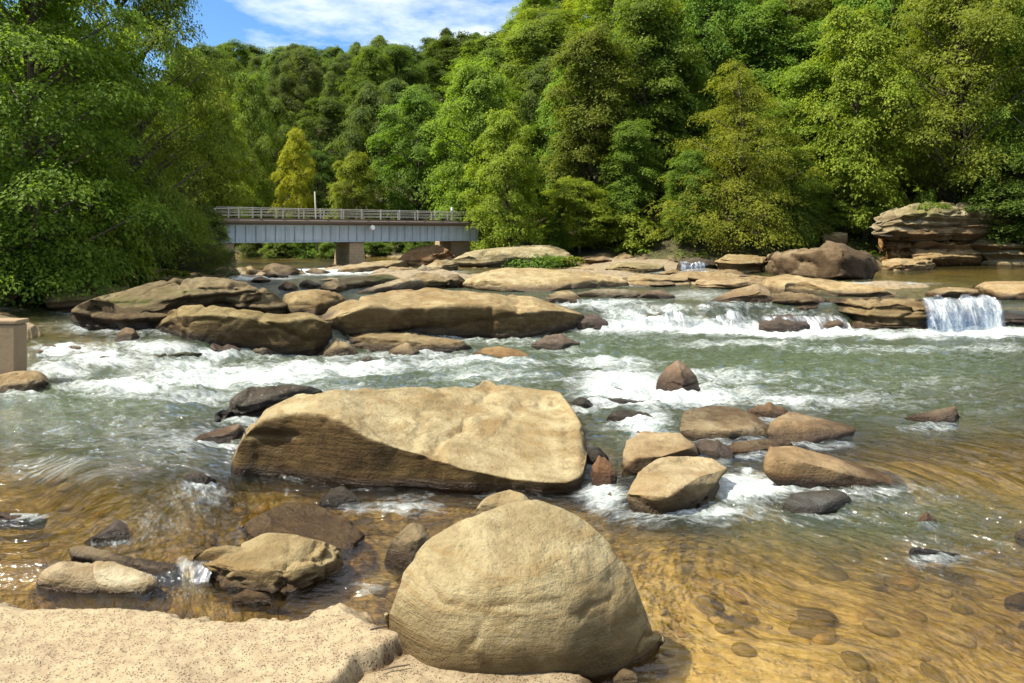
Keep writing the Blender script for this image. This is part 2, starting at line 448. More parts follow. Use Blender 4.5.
def build_water():
    bear = np.concatenate([np.linspace(-700, -130, 90), np.linspace(-125, 1149, 930), np.linspace(1155, 1900, 90)])
    rows = np.concatenate([np.linspace(1100, 690, 110), np.linspace(689.2, 262, 520), np.linspace(261.5, 248, 40)])
    deps = FPX * CAM_H / (rows - HOR)
    B, D = np.meshgrid(bear, deps)
    px = B.ravel(); Y = D.ravel(); X = (px - CX) * Y / FPX
    lv = level(px, Y)
    py = HOR + (CAM_H - lv) * FPX / Y
    foam = np.clip(blobs(px, py, FOAM) + FEET_FOAM(px, py), 0, 1.1); murk = np.clip(blobs(px, py, MURK), 0, 1)
    calm = blobs(px, py, [(960, 272, 150, 12, 1.0), (760, 640, 230, 80, .7)])
    chop = np.clip(0.28 + 0.75 * foam + 0.35 * murk - 0.35 * calm, 0.02, 1)
    # direction of flow: towards the camera, bending to the right in front of it
    def turned(deg, x0, y0):
        r = radians(deg); return (X - x0) * cos(r) + (Y - y0) * sin(r), -(X - x0) * sin(r) + (Y - y0) * cos(r)
    a0, b0 = Y, -X
    w1 = sstep(420, 500, py) * sstep(560, 760, px) * (1 - 0.85 * sstep(560, 640, py) * sstep(1000, 820, px))
    w2 = sstep(430, 500, py) * sstep(290, 230, px) * sstep(20, 130, px)
    a1, b1 = turned(45, 3.4, 8.6); a2, b2 = turned(22, -4.3, 8.6)
    a = a0 + w1 * (a1 + 8.6 - a0) + w2 * (a2 + 8.6 - a0); b = b0 + w1 * (b1 - 3.4 - b0) + w2 * (b2 + 4.3 - b0)
    # crests lie across the flow, so the short axis of the ripples is along it
    flow = np.stack([b, a, 0 * a], -1)
    p = np.stack([X, Y, 0 * X], -1)
    amp = 0.014 + 0.11 * chop * sstep(300, 350, py) * sstep(520, 430, py) + 0.04 * foam
    w = fbm(np.stack([b * 0.75, a * 2.0, 0 * a], -1), 4, 77, 0.55) + 0.7 * fbm(np.stack([b * 2.2, a * 4.6, 0 * a], -1), 3, 78)
    w = w + 0.5 * (0.5 - np.abs(fbm(np.stack([b * 1.3, a * 3.2, 0 * a], -1), 3, 79)) * 2)
    # short steep ripples in the shallows, their crests drawn out along the streaks
    wv = 0.35 * fbm(p * 0.9, 3, 90)
    rip = 1 - 2 * np.abs(fbm(np.stack([b * 2.3 + wv, a * 3.6 + 2 * wv, 0 * a], -1), 3, 91, 0.55)) * 1.6
    rip2 = 1 - 2 * np.abs(fbm(np.stack([b * 6.0, a * 8.5 + 3 * wv, 0 * a], -1), 3, 95, 0.6)) * 1.6
    near = sstep(400, 470, py)
    gust = 0.35 + 0.65 * sstep(-0.25, 0.35, fbm(p * 0.55, 3, 97)) + 0.5 * np.clip(foam * 1.5, 0, 1)
    z = lv + near * (gust * (1 - .6 * blobs(px, py, [(760, 640, 240, 80, 1.0)])) + .9 * blobs(px, py, [(870, 515, 180, 36, 1.0), (180, 500, 120, 50, .7), (640, 560, 70, 40, .5)])) * (0.016 * rip + 0.007 * rip2) + amp * w + foam * (0.19 * np.abs(fbm(p * np.array([1.6, 1.1, 1]), 3, 80)) + 0.07 * np.abs(fbm(p * 5.0, 3, 81))) * sstep(520, 430, py) + foam * 0.05 * np.abs(fbm(p * 6, 3, 82))
    # smooth humps where the water slides over sunken boulders
    for (cx, cy_, rx, ry, hh) in [(500, 372, 70, 14, .18), (178, 350, 34, 10, .16), (615, 400, 40, 12, .10), (640, 310, 60, 7, .14), (40, 522, 60, 8, .05)]:
        z = z + hh * np.exp(-(((px - cx) / rx) ** 2 + ((py - cy_) / ry) ** 2))
    me = mesh_np('river_water', np.stack([X, Y, z], -1), grid_quads(len(deps), len(bear)))
    fattr(me, 'foam', foam); fattr(me, 'murk', murk); fattr(me, 'chop', chop); vattr(me, 'flow', flow)
    o = obj('water', me, M_WATER)
    tag(o, 'river water running over amber shallows and white rapids', 'water', kind='structure')

build_ground()
# ---------------------------------------------------------------- rocks
def mat_rock():
    """sandstone; the object colour is the stone's own colour, its alpha how mossy it is"""
    t = NT('river sandstone')
    oi = t.n('ShaderNodeObjectInfo')
    p0 = t.pos()
    off = t.n('ShaderNodeVectorMath', _operation='SCALE'); t.set(off.inputs[0], oi.outputs['Location']); 
    rv = t.n('ShaderNodeCombineXYZ'); t.set(rv.inputs[0], t.math('MULTIPLY', oi.outputs['Random'], 37.0)); t.set(rv.inputs[1], t.math('MULTIPLY', oi.outputs['Random'], 91.0))
    va = t.n('ShaderNodeVectorMath', _operation='ADD'); t.set(va.inputs[0], p0); t.set(va.inputs[1], rv.outputs[0])
    p = va.outputs[0]
    base = oi.outputs['Color']
    n1 = t.noise(p, 0.9, 5, 0.6, 0.5); n2 = t.noise(p, 4.5, 6, 0.66, 0.3); n3 = t.noise(p, 24, 5, 0.75)
    bed = t.noise(t.mapping(p, (0.7, 0.7, 5.5), (0.12, 0.08, 0)), 1.6, 5, 0.6, 0.8)
    c = t.mix(t.ramp(n1, (0.36, 0), (0.66, 1)), t.mix(1.0, base, (0.58, 0.50, 0.38), 'MULTIPLY'), t.mix(1.0, base, (1.12, 1.10, 1.04), 'MULTIPLY'))
    c = t.mix(t.math('MULTIPLY', t.ramp(n2, (0.47, 0), (0.68, 1)), 0.62), c, t.mix(1.0, base, (0.40, 0.31, 0.21), 'MULTIPLY'))
    c = t.mix(t.math('MULTIPLY', t.ramp(bed, (0.5, 0), (0.62, 1)), 0.55), c, t.mix(1.0, base, (0.62, 0.46, 0.27), 'MULTIPLY'))
    # pale lichen flecks and dark pits
    v = t.voro(p, 7.5); fl = t.math('MULTIPLY', t.ramp(v.outputs['Distance'], (0.10, 1), (0.22, 0)), t.ramp(n1, (0.48, 0), (0.6, 1)))
    c = t.mix(t.math('MULTIPLY', fl, 0.45), c, (0.36, 0.33, 0.26))
    c = t.mix(t.ramp(n3, (0.30, 0.55), (0.44, 0)), c, t.mix(1.0, base, (0.28, 0.22, 0.16), 'MULTIPLY'))
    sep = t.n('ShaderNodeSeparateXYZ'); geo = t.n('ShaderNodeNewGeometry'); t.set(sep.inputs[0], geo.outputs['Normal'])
    # weathered dark skin, with shade painted in, on steep and overhanging sides
    side = t.math('MULTIPLY', t.ramp(t.math('ADD', sep.outputs['Z'], t.math('MULTIPLY', t.math('SUBTRACT', n2, 0.5), 0.9)), (0.05, 1), (0.6, 0)), t.attr('skin_shade'))
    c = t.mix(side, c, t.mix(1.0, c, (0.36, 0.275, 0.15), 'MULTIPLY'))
    sn = t.math('ADD', t.attr('stain_shade'), t.math('MULTIPLY', t.math('SUBTRACT', t.math('ADD', n2, n1), 1.0), 1.3), True)
    sn = t.math('MULTIPLY', sn, t.ramp(t.attr('stain_shade'), (0.05, 0), (0.35, 0.9)))
    c = t.mix(sn, c, t.mix(1.0, c, (0.34, 0.26, 0.14), 'MULTIPLY'))  # brown weathering, plus shade painted into the colour of some front faces
    moss = t.math('MULTIPLY', t.attr('moss'), t.ramp(n2, (0.40, 0), (0.56, 1)))
    c = t.mix(moss, c, t.mix(n3, (0.06, 0.075, 0.012), (0.13, 0.15, 0.028)))
    wet = t.attr('wet')
    wetm = t.math('ADD', wet, t.math('MULTIPLY', t.math('SUBTRACT', n2, 0.5), 0.8), True)
    wetm = t.math('MULTIPLY', wetm, t.ramp(wet, (0.0, 0), (0.25, 1)))
    c = t.mix(wetm, c, t.mix(1.0, c, (0.27, 0.22, 0.17), 'MULTIPLY'))
    ro = t.n('ShaderNodeMix'); t.set(ro.inputs[0], wetm); ro.inputs[2].default_value = 0.86; ro.inputs[3].default_value = 0.28
    hb = t.math('ADD', t.math('MULTIPLY', n2, 0.6), t.math('ADD', t.math('MULTIPLY', n3, 0.30), t.math('MULTIPLY', bed, 0.45)))
    b = t.bump(hb, 1.0, 0.11)
    return t.done(t.bsdf(c, ro.outputs[0], b, 0.3))

M_ROCK = mat_rock()

TAN = (0.47, 0.37, 0.22); PALE = (0.52, 0.44, 0.31); BROWN = (0.31, 0.215, 0.12); OLIVE = (0.30, 0.24, 0.13); DARK = (0.10, 0.085, 0.07)
RUST = (0.34, 0.18, 0.08); GREY = (0.30, 0.27, 0.22); PURPLE = (0.20, 0.155, 0.14); WHITE = (0.66, 0.58, 0.47); SLATE = (0.20, 0.21, 0.24); PINK = (0.40, 0.29, 0.21)
ROCKN = [0]

def rock(label, color, bot, top, ridge=None, fr=0.55, s=0.22, moss=(), mossy=0.0, wetband=0.15, rough=1.0, cuts=9, joints=None, es=26, stain_shade=(), lean=0.35, cutr=(0.70, 0.93), strata=0.0, soft=2, uc=0.18, q=2.6, Y0=None,
         tmax=1.1, tmin=0.25, name='rock', cat='rock', n=None, skin_shade=0.7, group=None, wetall=0.0, zb=None, tabs=None, cracks=0.0):
    """a rock standing in the river: where its foot, its brow and its crest lie is given as seen from the bank;
    it gets its real distance from where its foot meets the water, and its real depth from the slope of its top"""
    if zb is None and 300 < bot[0][1] < 560 and not isinstance(bot, np.ndarray): FEET.append((bot[0][0], bot[-1][0], max(p[1] for p in bot)))
    ROCKN[0] += 1; seed = ROCKN[0] * 13 + 5
    bot = np.array(bot, float); top = np.array(top, float)
    x0 = min(bot[0, 0], top[0, 0]); x1 = max(bot[-1, 0], top[-1, 0])
    wpx = x1 - x0
    n = n or int(np.clip(wpx * 0.7, 28, 190))
    t = np.linspace(-1, 1, n); sx = np.sin(t * pi / 2) * 0.8 + t * 0.2
    px = (x0 + x1) / 2 + sx * wpx / 2
    yb = np.interp(px, bot[:, 0], bot[:, 1]); yt = np.minimum(np.interp(px, top[:, 0], top[:, 1]), yb - 0.4)
    if ridge is not None:
        ridge = np.array(ridge, float); yr = np.interp(px, ridge[:, 0], ridge[:, 1])
    else:
        yr = yb + (yt - yb) * fr
    yr = np.clip(yr, yt + 0.08 * (yb - yt), yb - 0.1 * (yb - yt))
    w = np.clip(1 - np.abs(sx) ** q, 0, 1) ** (1 / q)
    e = np.clip(1 - np.abs(sx) ** es, 0, 1) ** 0.5
    if Y0 is None:
        Yb, _ = ground(px, yb)
    else:
        Y0 = np.array(Y0, float)
        Yb = np.interp(px, np.linspace(x0, x1, len(Y0)), Y0) if Y0.ndim else np.full(n, float(Y0))
    k = 5
    pad = np.pad(Yb, k, mode='edge'); Yb = np.convolve(pad, np.ones(2 * k + 1) / (2 * k + 1), 'valid') if n > 20 else Yb
    Ym = float(np.median(Yb)); W = wpx * Ym / FPX
    kb = (yb - HOR) / FPX; kr = (yr - HOR) / FPX; kt = (yt - HOR) / FPX
    hR = np.maximum((yb - yr) / FPX * Ym, 0.01)
    Yr = Yb + lean * hR
    den = np.maximum(kt + s, 0.02)
    Yt = Yr * (kr + s) / den
    T = np.clip(Yt - Yr, tmin * W * 0.5, tmax * W)
    T = T * (0.08 + 0.92 * w)
    Yt = Yr + T
    push = (1 - w) * 0.35 * np.median(T)
    Yb = Yb + push; Yr = Yr + push; Yt = Yt + push * 0.6
    def Z(py, Y): return CAM_H - (py - HOR) / FPX * Y
    ymid = (yb + yt) / 2
    def E(py): return ymid + (py - ymid) * e
    lv = level(px, Yb) if zb is None else np.full(n, zb)
    zB, zR, zT = Z(E(yb), Yb), Z(E(yr), Yr), Z(E(yt), Yt)
    dn = np.minimum(lv, zB) - 0.35 * np.clip(W * 0.4, 0.25, 1.0)
    Tt = Yt - Yb
    Yback = Yt + 0.22 * Tt + 0.05
    ctrl = [(Yb + uc * Tt, dn), (Yb + 0.01 * Tt, zB), (Yr, zR), (Yt, zT), (Yback, zT * 0.55 + dn * 0.45), (Yback - 0.05 * Tt, dn)]
    cnt = [5, 9 + int(0.05 * np.max(yb - yr)), 12 + int(0.12 * np.max(yr - yt)), 5, 4, 5]
    if strata > .25: cnt = [cnt[0], int(cnt[1] * 2.6), cnt[2], cnt[3], cnt[4], cnt[5]]
    if n > 90: cnt = [int(c * 1.8) for c in cnt]
    rowsY, rowsZ = [], []
    for i in range(6):
        a, b = ctrl[i], ctrl[(i + 1) % 6]
        for j in range(cnt[i]):
            f = j / cnt[i]
            rowsY.append(a[0] * (1 - f) + b[0] * f); rowsZ.append(a[1] * (1 - f) + b[1] * f)
    YY = np.stack(rowsY, 1); ZZ = np.stack(rowsZ, 1)       # n x m
    m = YY.shape[1]
    for _ in range(soft):
        for A in (YY, ZZ):
            A[:] = 0.5 * A + 0.25 * (np.roll(A, 1, 1) + np.roll(A, -1, 1))
    # gather the two ends towards a point so that they close roundly
    cYm, cZm = (Yb + 0.5 * Tt)[:, None], (zB * 0.5 + zT * 0.5)[:, None]
    YY = cYm + (YY - cYm) * np.maximum(e, 0.02)[:, None]
    ZZ = cZm + (ZZ - cZm) * np.maximum(e, 0.02)[:, None]
    XX = (px[:, None] - CX) * YY / FPX
    co = np.stack([XX, YY, ZZ], -1).reshape(-1, 3)
    quads = grid_quads(n, m, True)
    tris = []
    c0 = len(co); co = np.vstack([co, co[:m].mean(0), co[(n - 1) * m:n * m].mean(0)])
    for j in range(m):
        tris.append((c0, (j + 1) % m, j)); tris.append((c0 + 1, (n - 1) * m + j, (n - 1) * m + (j + 1) % m))
    quads = quads[:, ::-1] if False else quads
    me = mesh_np(name, co, quads, np.array(tris))
    nr = np.empty(len(co) * 3, np.float32); me.vertices.foreach_get('normal', nr); nr = nr.reshape(-1, 3).astype(float)
    cen = co.mean(0)
    if np.mean(np.sum(nr * (co - cen), 1)) < 0:
        me.flip_normals(); nr = -nr
    H = max(0.08, float(np.max(zT - dn))); S = (W * H) ** 0.5
    P = co + seed * 3.7
    d = 0.065 * S * fbm(P / (0.9 * S), 3, seed) + 0.035 * S * fbm(P / (0.26 * S), 3, seed + 7)
    r = 1 - np.abs(fbm(P / (0.5 * S) * np.array([1, 1, 1.8]), 4, seed + 11)) * 2.2
    d = d - (0.05 + cracks) * S * np.clip(r - 0.72, 0, 1) * 2.2
    d = d + 0.012 * S * fbm(P / (0.07 * S), 2, seed + 17)
    # joints: near-vertical and bedding cracks, the stone on one side standing a little proud
    rg = np.random.default_rng(seed + 2)
    nj = (0 if wpx < 30 else int(np.clip(2 + wpx / 60, 2, 6))) if joints is None else joints
    ext = co.max(0) - co.min(0)
    for k in range(nj):
        a_ = rg.uniform(0, 2 * pi)
        nv = np.array([cos(a_), 0.5 * sin(a_), rg.normal(0, .3)]) if k % 3 else np.array([rg.normal(0, .12), rg.normal(0, .12), 1.0])
        nv /= np.linalg.norm(nv)
        off = rg.uniform(-.32, .32) * float(np.abs(ext @ np.abs(nv)))
        dist = (co - cen) @ nv - off + 0.10 * S * fbm(P / (0.7 * S), 3, seed + 40 + k)
        on = sstep(-0.1, 0.25, fbm(P / (1.1 * S), 2, seed + 60 + k))
        d = d - on * 0.045 * S * np.exp(-(dist / (0.022 * S)) ** 2) + 0.022 * S * np.tanh(dist / (0.03 * S)) * on
    co = co + nr * (d * rough)[:, None]
    if cuts:
        # joint planes that broke the stone off flat
        rg = np.random.default_rng(seed); ext = co.max(0) - co.min(0)
        for _ in range(cuts):
            nv = rg.normal(0, 1, 3); nv[2] *= 0.7; nv /= np.linalg.norm(nv); nv = nv / (ext / ext.mean()); nv /= np.linalg.norm(nv)
            pr = (co - cen) @ nv; lim = pr.max() * rg.uniform(*cutr)
            over = np.maximum(pr - lim, 0) * 0.9
            co = co - over[:, None] * nv
    # pull the broken outline back out to where it was seen
    qx, qy = px_of(co[:, 0], co[:, 1]), HOR + (CAM_H - co[:, 2]) * FPX / co[:, 1]
    qx = x0 + (qx - qx.min()) / (qx.max() - qx.min()) * (x1 - x0)
    nb = 26; bi = np.clip(((qx - x0) / (x1 - x0) * nb).astype(int), 0, nb - 1)
    tc = np.full(nb, 1e9); np.minimum.at(tc, bi, qy)
    bx = x0 + (np.arange(nb) + .5) / nb * (x1 - x0)
    ok = tc < 1e8; dl = np.interp(bx, bx[ok], (np.interp(bx, px, yt) - tc)[ok]); dl = np.convolve(np.pad(dl, 2, mode='edge'), [.1, .2, .4, .2, .1], 'valid')
    dm = np.median(dl); dh = (0.12 if wpx < 70 else 0.6) * float(np.max(yb - yt)) + 0.5; dl = np.clip(dl, dm - dh, dm + dh)
    tcv = np.interp(qx, bx[ok], tc[ok]); ybv = np.interp(qx, px, yb)
    qy = qy + np.clip(np.minimum(qx - x0, x1 - qx) / (0.05 * (x1 - x0)), 0, 1) * np.interp(qx, bx, dl) * np.clip((ybv - qy) / np.maximum(ybv - tcv, 2.0), 0, 1.15)
    co[:, 0] = (qx - CX) * co[:, 1] / FPX; co[:, 2] = CAM_H - (qy - HOR) * co[:, 1] / FPX
    if strata:
        # bedding: hard layers stand out, soft ones are washed back
        zz = co[:, 2] + 0.10 * S * fbm(P / (1.3 * S), 2, seed + 3)
        f1 = vnoise(np.stack([zz * 7.5 / S, zz * 0 + seed, zz * 0], -1), seed); f2 = vnoise(np.stack([zz * 19 / S, zz * 0 + seed, zz * 0], -1), seed + 1)
        hz = np.stack([nr[:, 0], nr[:, 1], 0 * zz], -1)
        loc = 0.6 + 0.7 * fbm(P / (0.8 * S), 2, seed + 5)
        co = co + hz * (strata * S * (np.clip(f1 * 2.4, -1, 1) * 0.14 + np.clip(f2 * 2.4, -1, 1) * 0.06) * loc)[:, None]
    me.vertices.foreach_set('co', co.astype(np.float32).ravel()); me.update()
    me.vertices.foreach_get('normal', nr2 := np.empty(len(co) * 3, np.float32)); nr2 = nr2.reshape(-1, 3)
    lvv = level(px_of(co[:, 0], co[:, 1]), co[:, 1]) if zb is None else np.full(len(co), zb)
    wet = sstep(wetband * 2.2, wetband * 0.4, co[:, 2] - lvv)
    wet = np.maximum(wet, wetall)
    fattr(me, 'wet', wet)
    fattr(me, 'skin_shade', np.full(len(co), skin_shade))
    stn = blobs(px_of(co[:, 0], co[:, 1]), HOR + (CAM_H - co[:, 2]) * FPX / co[:, 1], stain_shade) if stain_shade else np.zeros(len(co))
    fattr(me, 'stain_shade', stn)
    mo = np.full(len(co), mossy) * sstep(0.1, 0.7, nr2[:, 2])
    ppx = px_of(co[:, 0], co[:, 1]); ppy = HOR + (CAM_H - co[:, 2]) * FPX / co[:, 1]
    if moss: mo = np.maximum(mo, blobs(ppx, ppy, moss))
    fattr(me, 'moss', np.clip(mo, 0, 1))
    # put the origin at the foot
    org = np.array([co[:, 0].mean(), co[:, 1].mean(), float(np.mean(lv))])
    me.vertices.foreach_set('co', (co - org).astype(np.float32).ravel()); me.update()
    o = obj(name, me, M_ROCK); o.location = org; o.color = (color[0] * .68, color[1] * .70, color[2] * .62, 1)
    tag(o, label, cat, group)
    return o

def pebble(label, color, x0, x1, ytop, ybot, **kw):
    """a small rounded stone"""
    c = (x0 + x1) / 2; h = ybot - ytop; r = random.Random(int(x0 * 7 + ybot * 3))
    j = lambda: r.uniform(-0.12, 0.12) * h
    bot = [(x0, ybot - 0.35 * h), (x0 + 0.2 * (x1 - x0), ybot + j() * .3), (c, ybot), (x1 - 0.2 * (x1 - x0), ybot + j() * .3), (x1, ybot - 0.3 * h)]
    top = [(x0, ybot - 0.45 * h), (x0 + 0.18 * (x1 - x0), ytop + 0.25 * h + j()), (x0 + r.uniform(.35, .6) * (x1 - x0), ytop), (x1 - 0.2 * (x1 - x0), ytop + 0.3 * h + j()), (x1, ybot - 0.42 * h)]
    kw.setdefault('soft', 4); kw.setdefault('name', 'rock')
    return rock(label, color, bot, top, **kw)

# ---- foreground
rock('large rounded tan boulder sitting on the pitted slab edge', (0.52, 0.435, 0.29),
     [(384, 622), (392, 640), (410, 651), (456, 662), (509, 671), (565, 675), (610, 673), (649, 664), (661, 655), (665, 643)],
     [(384, 608), (389, 598), (400, 566), (424, 538), (456, 521), (481, 511), (509, 502), (537, 498.5), (565, 507), (586, 518), (607, 536), (632, 566), (649, 601), (659, 628), (665, 638)],
     [(384, 615), (400, 612), (430, 600), (480, 592), (540, 590), (600, 600), (640, 622), (665, 640)],
     s=0.30, Y0=[5.75, 5.45, 5.35, 5.35, 5.4, 5.6, 5.9], soft=60, rough=0.28, q=2.6, zb=-0.02, wetband=0.05, cuts=0, joints=0, es=10, tmax=0.75, name='boulder', cat='boulder', n=170, skin_shade=0.8)
rock('pale stone peeking out behind the rounded tan boulder', PALE, [(472, 518), (500, 522), (536, 518)], [(472, 514), (482, 499), (491, 494), (509, 490), (524, 492), (536, 506)], Y0=8.4, soft=5, rough=.7)
rock('long flat-topped sandstone boulder, the largest in the river', (0.52, 0.43, 0.285),
     [(230, 479), (262, 476), (292, 477), (333, 485), (364, 490), (390, 490), (430, 491), (472, 494), (513, 493), (545, 495), (568, 494), (582, 490), (588, 482)],
     [(230, 458), (239, 438), (244, 423), (254, 413), (272, 402), (297, 394), (334, 389.5), (400, 387.5), (431, 386.5), (474, 386), (482, 380), (490, 377), (500, 384), (534, 388), (560, 393), (571, 398), (583, 404), (588, 424)],
     [(230, 462), (244, 428), (268, 416), (293, 411), (318, 412), (340, 418), (366, 435), (400, 447), (421, 453), (462, 467), (513, 478), (566, 482), (588, 476)],
     s=0.10, soft=2, rough=0.42, stain_shade=[(275, 440, 40, 26, .5), (345, 455, 60, 20, .55), (430, 484, 100, 9, .4), (570, 440, 20, 16, .4)], lean=0.0, q=12.0, es=80, joints=2, uc=0.22, wetband=0.10, name='boulder', cat='boulder', strata=0.0, cracks=0.02, skin_shade=1.0, tmax=1.0, cuts=1)
rock('dark wet rock behind the left shoulder of the long sandstone boulder', (0.085, 0.072, 0.062), [(207, 421), (240, 421), (270, 412), (300, 402), (328, 394)],
     [(207, 419), (219, 408), (233, 395), (243, 387), (262, 387), (288, 383.5), (321, 387.5), (328, 391)], s=0.2, rough=1.1, strata=.3, uc=.05)
rock('low wet pinkish slab awash at the left end of the long boulder', PINK, [(184, 446), (210, 446), (237, 443), (246, 438)], [(184, 442), (200, 435), (217, 429.5), (241, 423), (246, 424)], s=0.05, wetall=.45, rough=.7)
pebble('small round grey stone alone in the rippling shallows', (0.17, 0.15, 0.14), 182, 218, 470.5, 488, rough=.5)
rock('small wedge of brown stone breaking the shallow amber water', PURPLE, [(84, 543), (105, 541), (130, 538)], [(84, 541), (100, 532), (116, 519), (126, 523), (130, 530)], wetall=.5)
rock('sunken ledge just breaking the amber water by the frame edge', BROWN, [(-30, 522), (0, 524), (30, 522), (48, 520)], [(-30, 514), (0, 511), (24, 515), (48, 518)], wetall=.8, s=.05)
rock('grey weathered log-shaped stone lying behind the pale stones', (0.27, 0.215, 0.15), [(68, 560), (92, 562), (130, 569), (160, 577), (184, 575)], [(68, 547), (76, 545), (92, 546), (119, 554), (156, 561), (182, 564), (184, 568)], wetband=.05, soft=4, rough=.6, s=.15)
rock('flat tan stone with a smooth face at the slab corner', (0.50, 0.40, 0.29), [(35, 588), (60, 592), (90, 594), (112, 592)], [(35, 583), (42, 570), (60, 561), (78, 562), (92, 563), (112, 576)], wetband=.035, rough=.6, s=.15, skin_shade=.2, soft=3)
rock('white quartz-streaked stone beside the little pour', WHITE, [(84, 590), (110, 594), (140, 594), (158, 591), (163, 586)], [(84, 570), (95, 561), (112, 561), (126, 566), (152, 574), (160, 579), (163, 583)], wetband=.03, rough=.5, s=.15, skin_shade=.1, soft=3)
rock('carved sandstone block with hollows beside the little pour', (0.46, 0.37, 0.23), [(193, 572), (204, 580), (229, 589), (278, 596), (305, 592), (326, 578), (338, 566), (346, 556)],
     [(193, 558), (201, 550), (212, 546.5), (232, 545.5), (250, 543), (256, 534), (270, 532), (300, 535), (325, 540), (340, 546), (346, 551)],
     [(193, 562), (215, 562), (250, 566), (290, 570), (320, 566), (346, 554)], s=0.12, rough=1.0, soft=3, cracks=.06, strata=.2, wetband=.05)
rock('brown stepped slab rising behind the carved sandstone block', (0.27, 0.185, 0.085), [(238, 532), (262, 545), (300, 548), (345, 556), (366, 542)], [(238, 527), (252, 517), (268, 509), (285, 502), (317, 504), (351, 519), (366, 533)],
     [(238, 530), (262, 536), (300, 540), (340, 546), (366, 537)], s=0.04, rough=.7, strata=.3, wetall=.25)
rock('upright grey-brown stone leaning on the rounded tan boulder', (0.31, 0.24, 0.16), [(384, 566), (395, 572), (415, 572), (436, 560)], [(384, 556), (388, 546), (394, 537), (404, 528), (413, 522.5), (424, 525), (431, 536), (436, 548)], s=.5, rough=.9)
pebble('flat mustard pebble wedged under the carved sandstone block', (0.30, 0.20, 0.07), 231, 271, 590, 602, rough=.5, Y0=6.75, zb=0.0)
rock('dark wet stones in the shade under the long boulder', DARK, [(318, 506), (345, 508), (362, 506)], [(318, 502), (330, 489), (343, 486), (352, 492), (362, 501)], wetall=.8)
pebble('little tan pebble at the foot of the rounded boulder', (0.46, 0.36, 0.21), 613, 639, 668, 686, Y0=5.35, zb=0.1, rough=.5)

# ---- rocks in midstream
def block(label, color, pts, foot, wetband=0.12, grain=1.0, stain_shade=(), skin_shade=.7, round_=2, name='rock', cat='rock'):
    """an angular broken stone: corners as seen from the bank, each with how far (m) it lies behind the foot of the stone"""
    import bmesh
    ROCKN[0] += 1; seed = ROCKN[0] * 13 + 5
    Yf, zf = ground(*foot); Yf = float(Yf); zf = float(zf)
    P3 = []
    for (a, b, dy) in pts:
        Y = Yf + dy; P3.append(((a - CX) * Y / FPX, Y, CAM_H - (b - HOR) * Y / FPX))
    zmin = min(p[2] for p in P3); zmax = max(p[2] for p in P3)
    for p in list(P3):
        if p[2] < zmin + .45 * (zmax - zmin): P3.append((p[0] * .985, p[1] + .05, zf - .35))
    FEET.append((min(p[0] for p in pts), max(p[0] for p in pts), max(p[1] for p in pts)))
    bm = bmesh.new()
    for p in P3: bm.verts.new(p)
    r = bmesh.ops.convex_hull(bm, input=bm.verts)
    bmesh.ops.delete(bm, geom=[g for g in set(r['geom_interior'] + r['geom_unused']) if isinstance(g, bmesh.types.BMVert)], context='VERTS')
    bmesh.ops.triangulate(bm, faces=bm.faces)
    for k in range(5):
        S_ = (max(p[0] for p in P3) - min(p[0] for p in P3)); lim = S_ / 26
        ed = [e for e in bm.edges if e.calc_length() > lim]
        if not ed: break
        bmesh.ops.subdivide_edges(bm, edges=ed, cuts=1, use_grid_fill=True)
        bmesh.ops.triangulate(bm, faces=bm.faces)
    for _ in range(round_): bmesh.ops.smooth_vert(bm, verts=bm.verts, factor=.5, use_axis_x=True, use_axis_y=True, use_axis_z=True)
    bmesh.ops.recalc_face_normals(bm, faces=bm.faces)
    me = bpy.data.meshes.new(name); bm.to_mesh(me); bm.free(); me.polygons.foreach_set('use_smooth', [True] * len(me.polygons)); me.update()
    n = len(me.vertices); co = np.empty(n * 3, np.float32); me.vertices.foreach_get('co', co); co = co.reshape(-1, 3).astype(float)
    nr = np.empty(n * 3, np.float32); me.vertices.foreach_get('normal', nr); nr = nr.reshape(-1, 3).astype(float)
    S = float((co.max(0) - co.min(0))[[0, 2]].prod() ** .5); Q = co + seed * 3.7
    # split along slanting bedding: thin grooves and small steps
    rg = np.random.default_rng(seed); nv = np.array([.35, -.2, 1.0]) + rg.normal(0, .15, 3); nv /= np.linalg.norm(nv)
    h = co @ nv + .10 * S * fbm(Q / (.8 * S), 3, seed + 9)
    gro = np.abs(vnoise(np.stack([h * 5.5 / S, 0 * h + seed, 0 * h], -1), seed))
    d = .030 * S * fbm(Q / (.45 * S), 4, seed) + .012 * S * fbm(Q / (.12 * S), 3, seed + 3) - .05 * S * np.exp(-(gro / .10) ** 2) * sstep(-.1, .3, fbm(Q / S, 2, seed + 5))
    co = co + nr * (d * grain)[:, None]
    fattr(me, 'wet', sstep(wetband * 2.2, wetband * .4, co[:, 2] - level(px_of(co[:, 0], co[:, 1]), co[:, 1]))); fattr(me, 'skin_shade', np.full(n, skin_shade))
    fattr(me, 'moss', np.zeros(n)); fattr(me, 'stain_shade', blobs(px_of(co[:, 0], co[:, 1]), HOR + (CAM_H - co[:, 2]) * FPX / co[:, 1], stain_shade) if stain_shade else np.zeros(n))
    org = np.array([co[:, 0].mean(), co[:, 1].mean(), zf])
    me.vertices.foreach_set('co', (co - org).astype(np.float32).ravel()); me.update()
    o = obj(name, me, M_ROCK); o.location = org; o.color = (color[0] * .68, color[1] * .70, color[2] * .62, 1)
    return tag(o, label, cat)

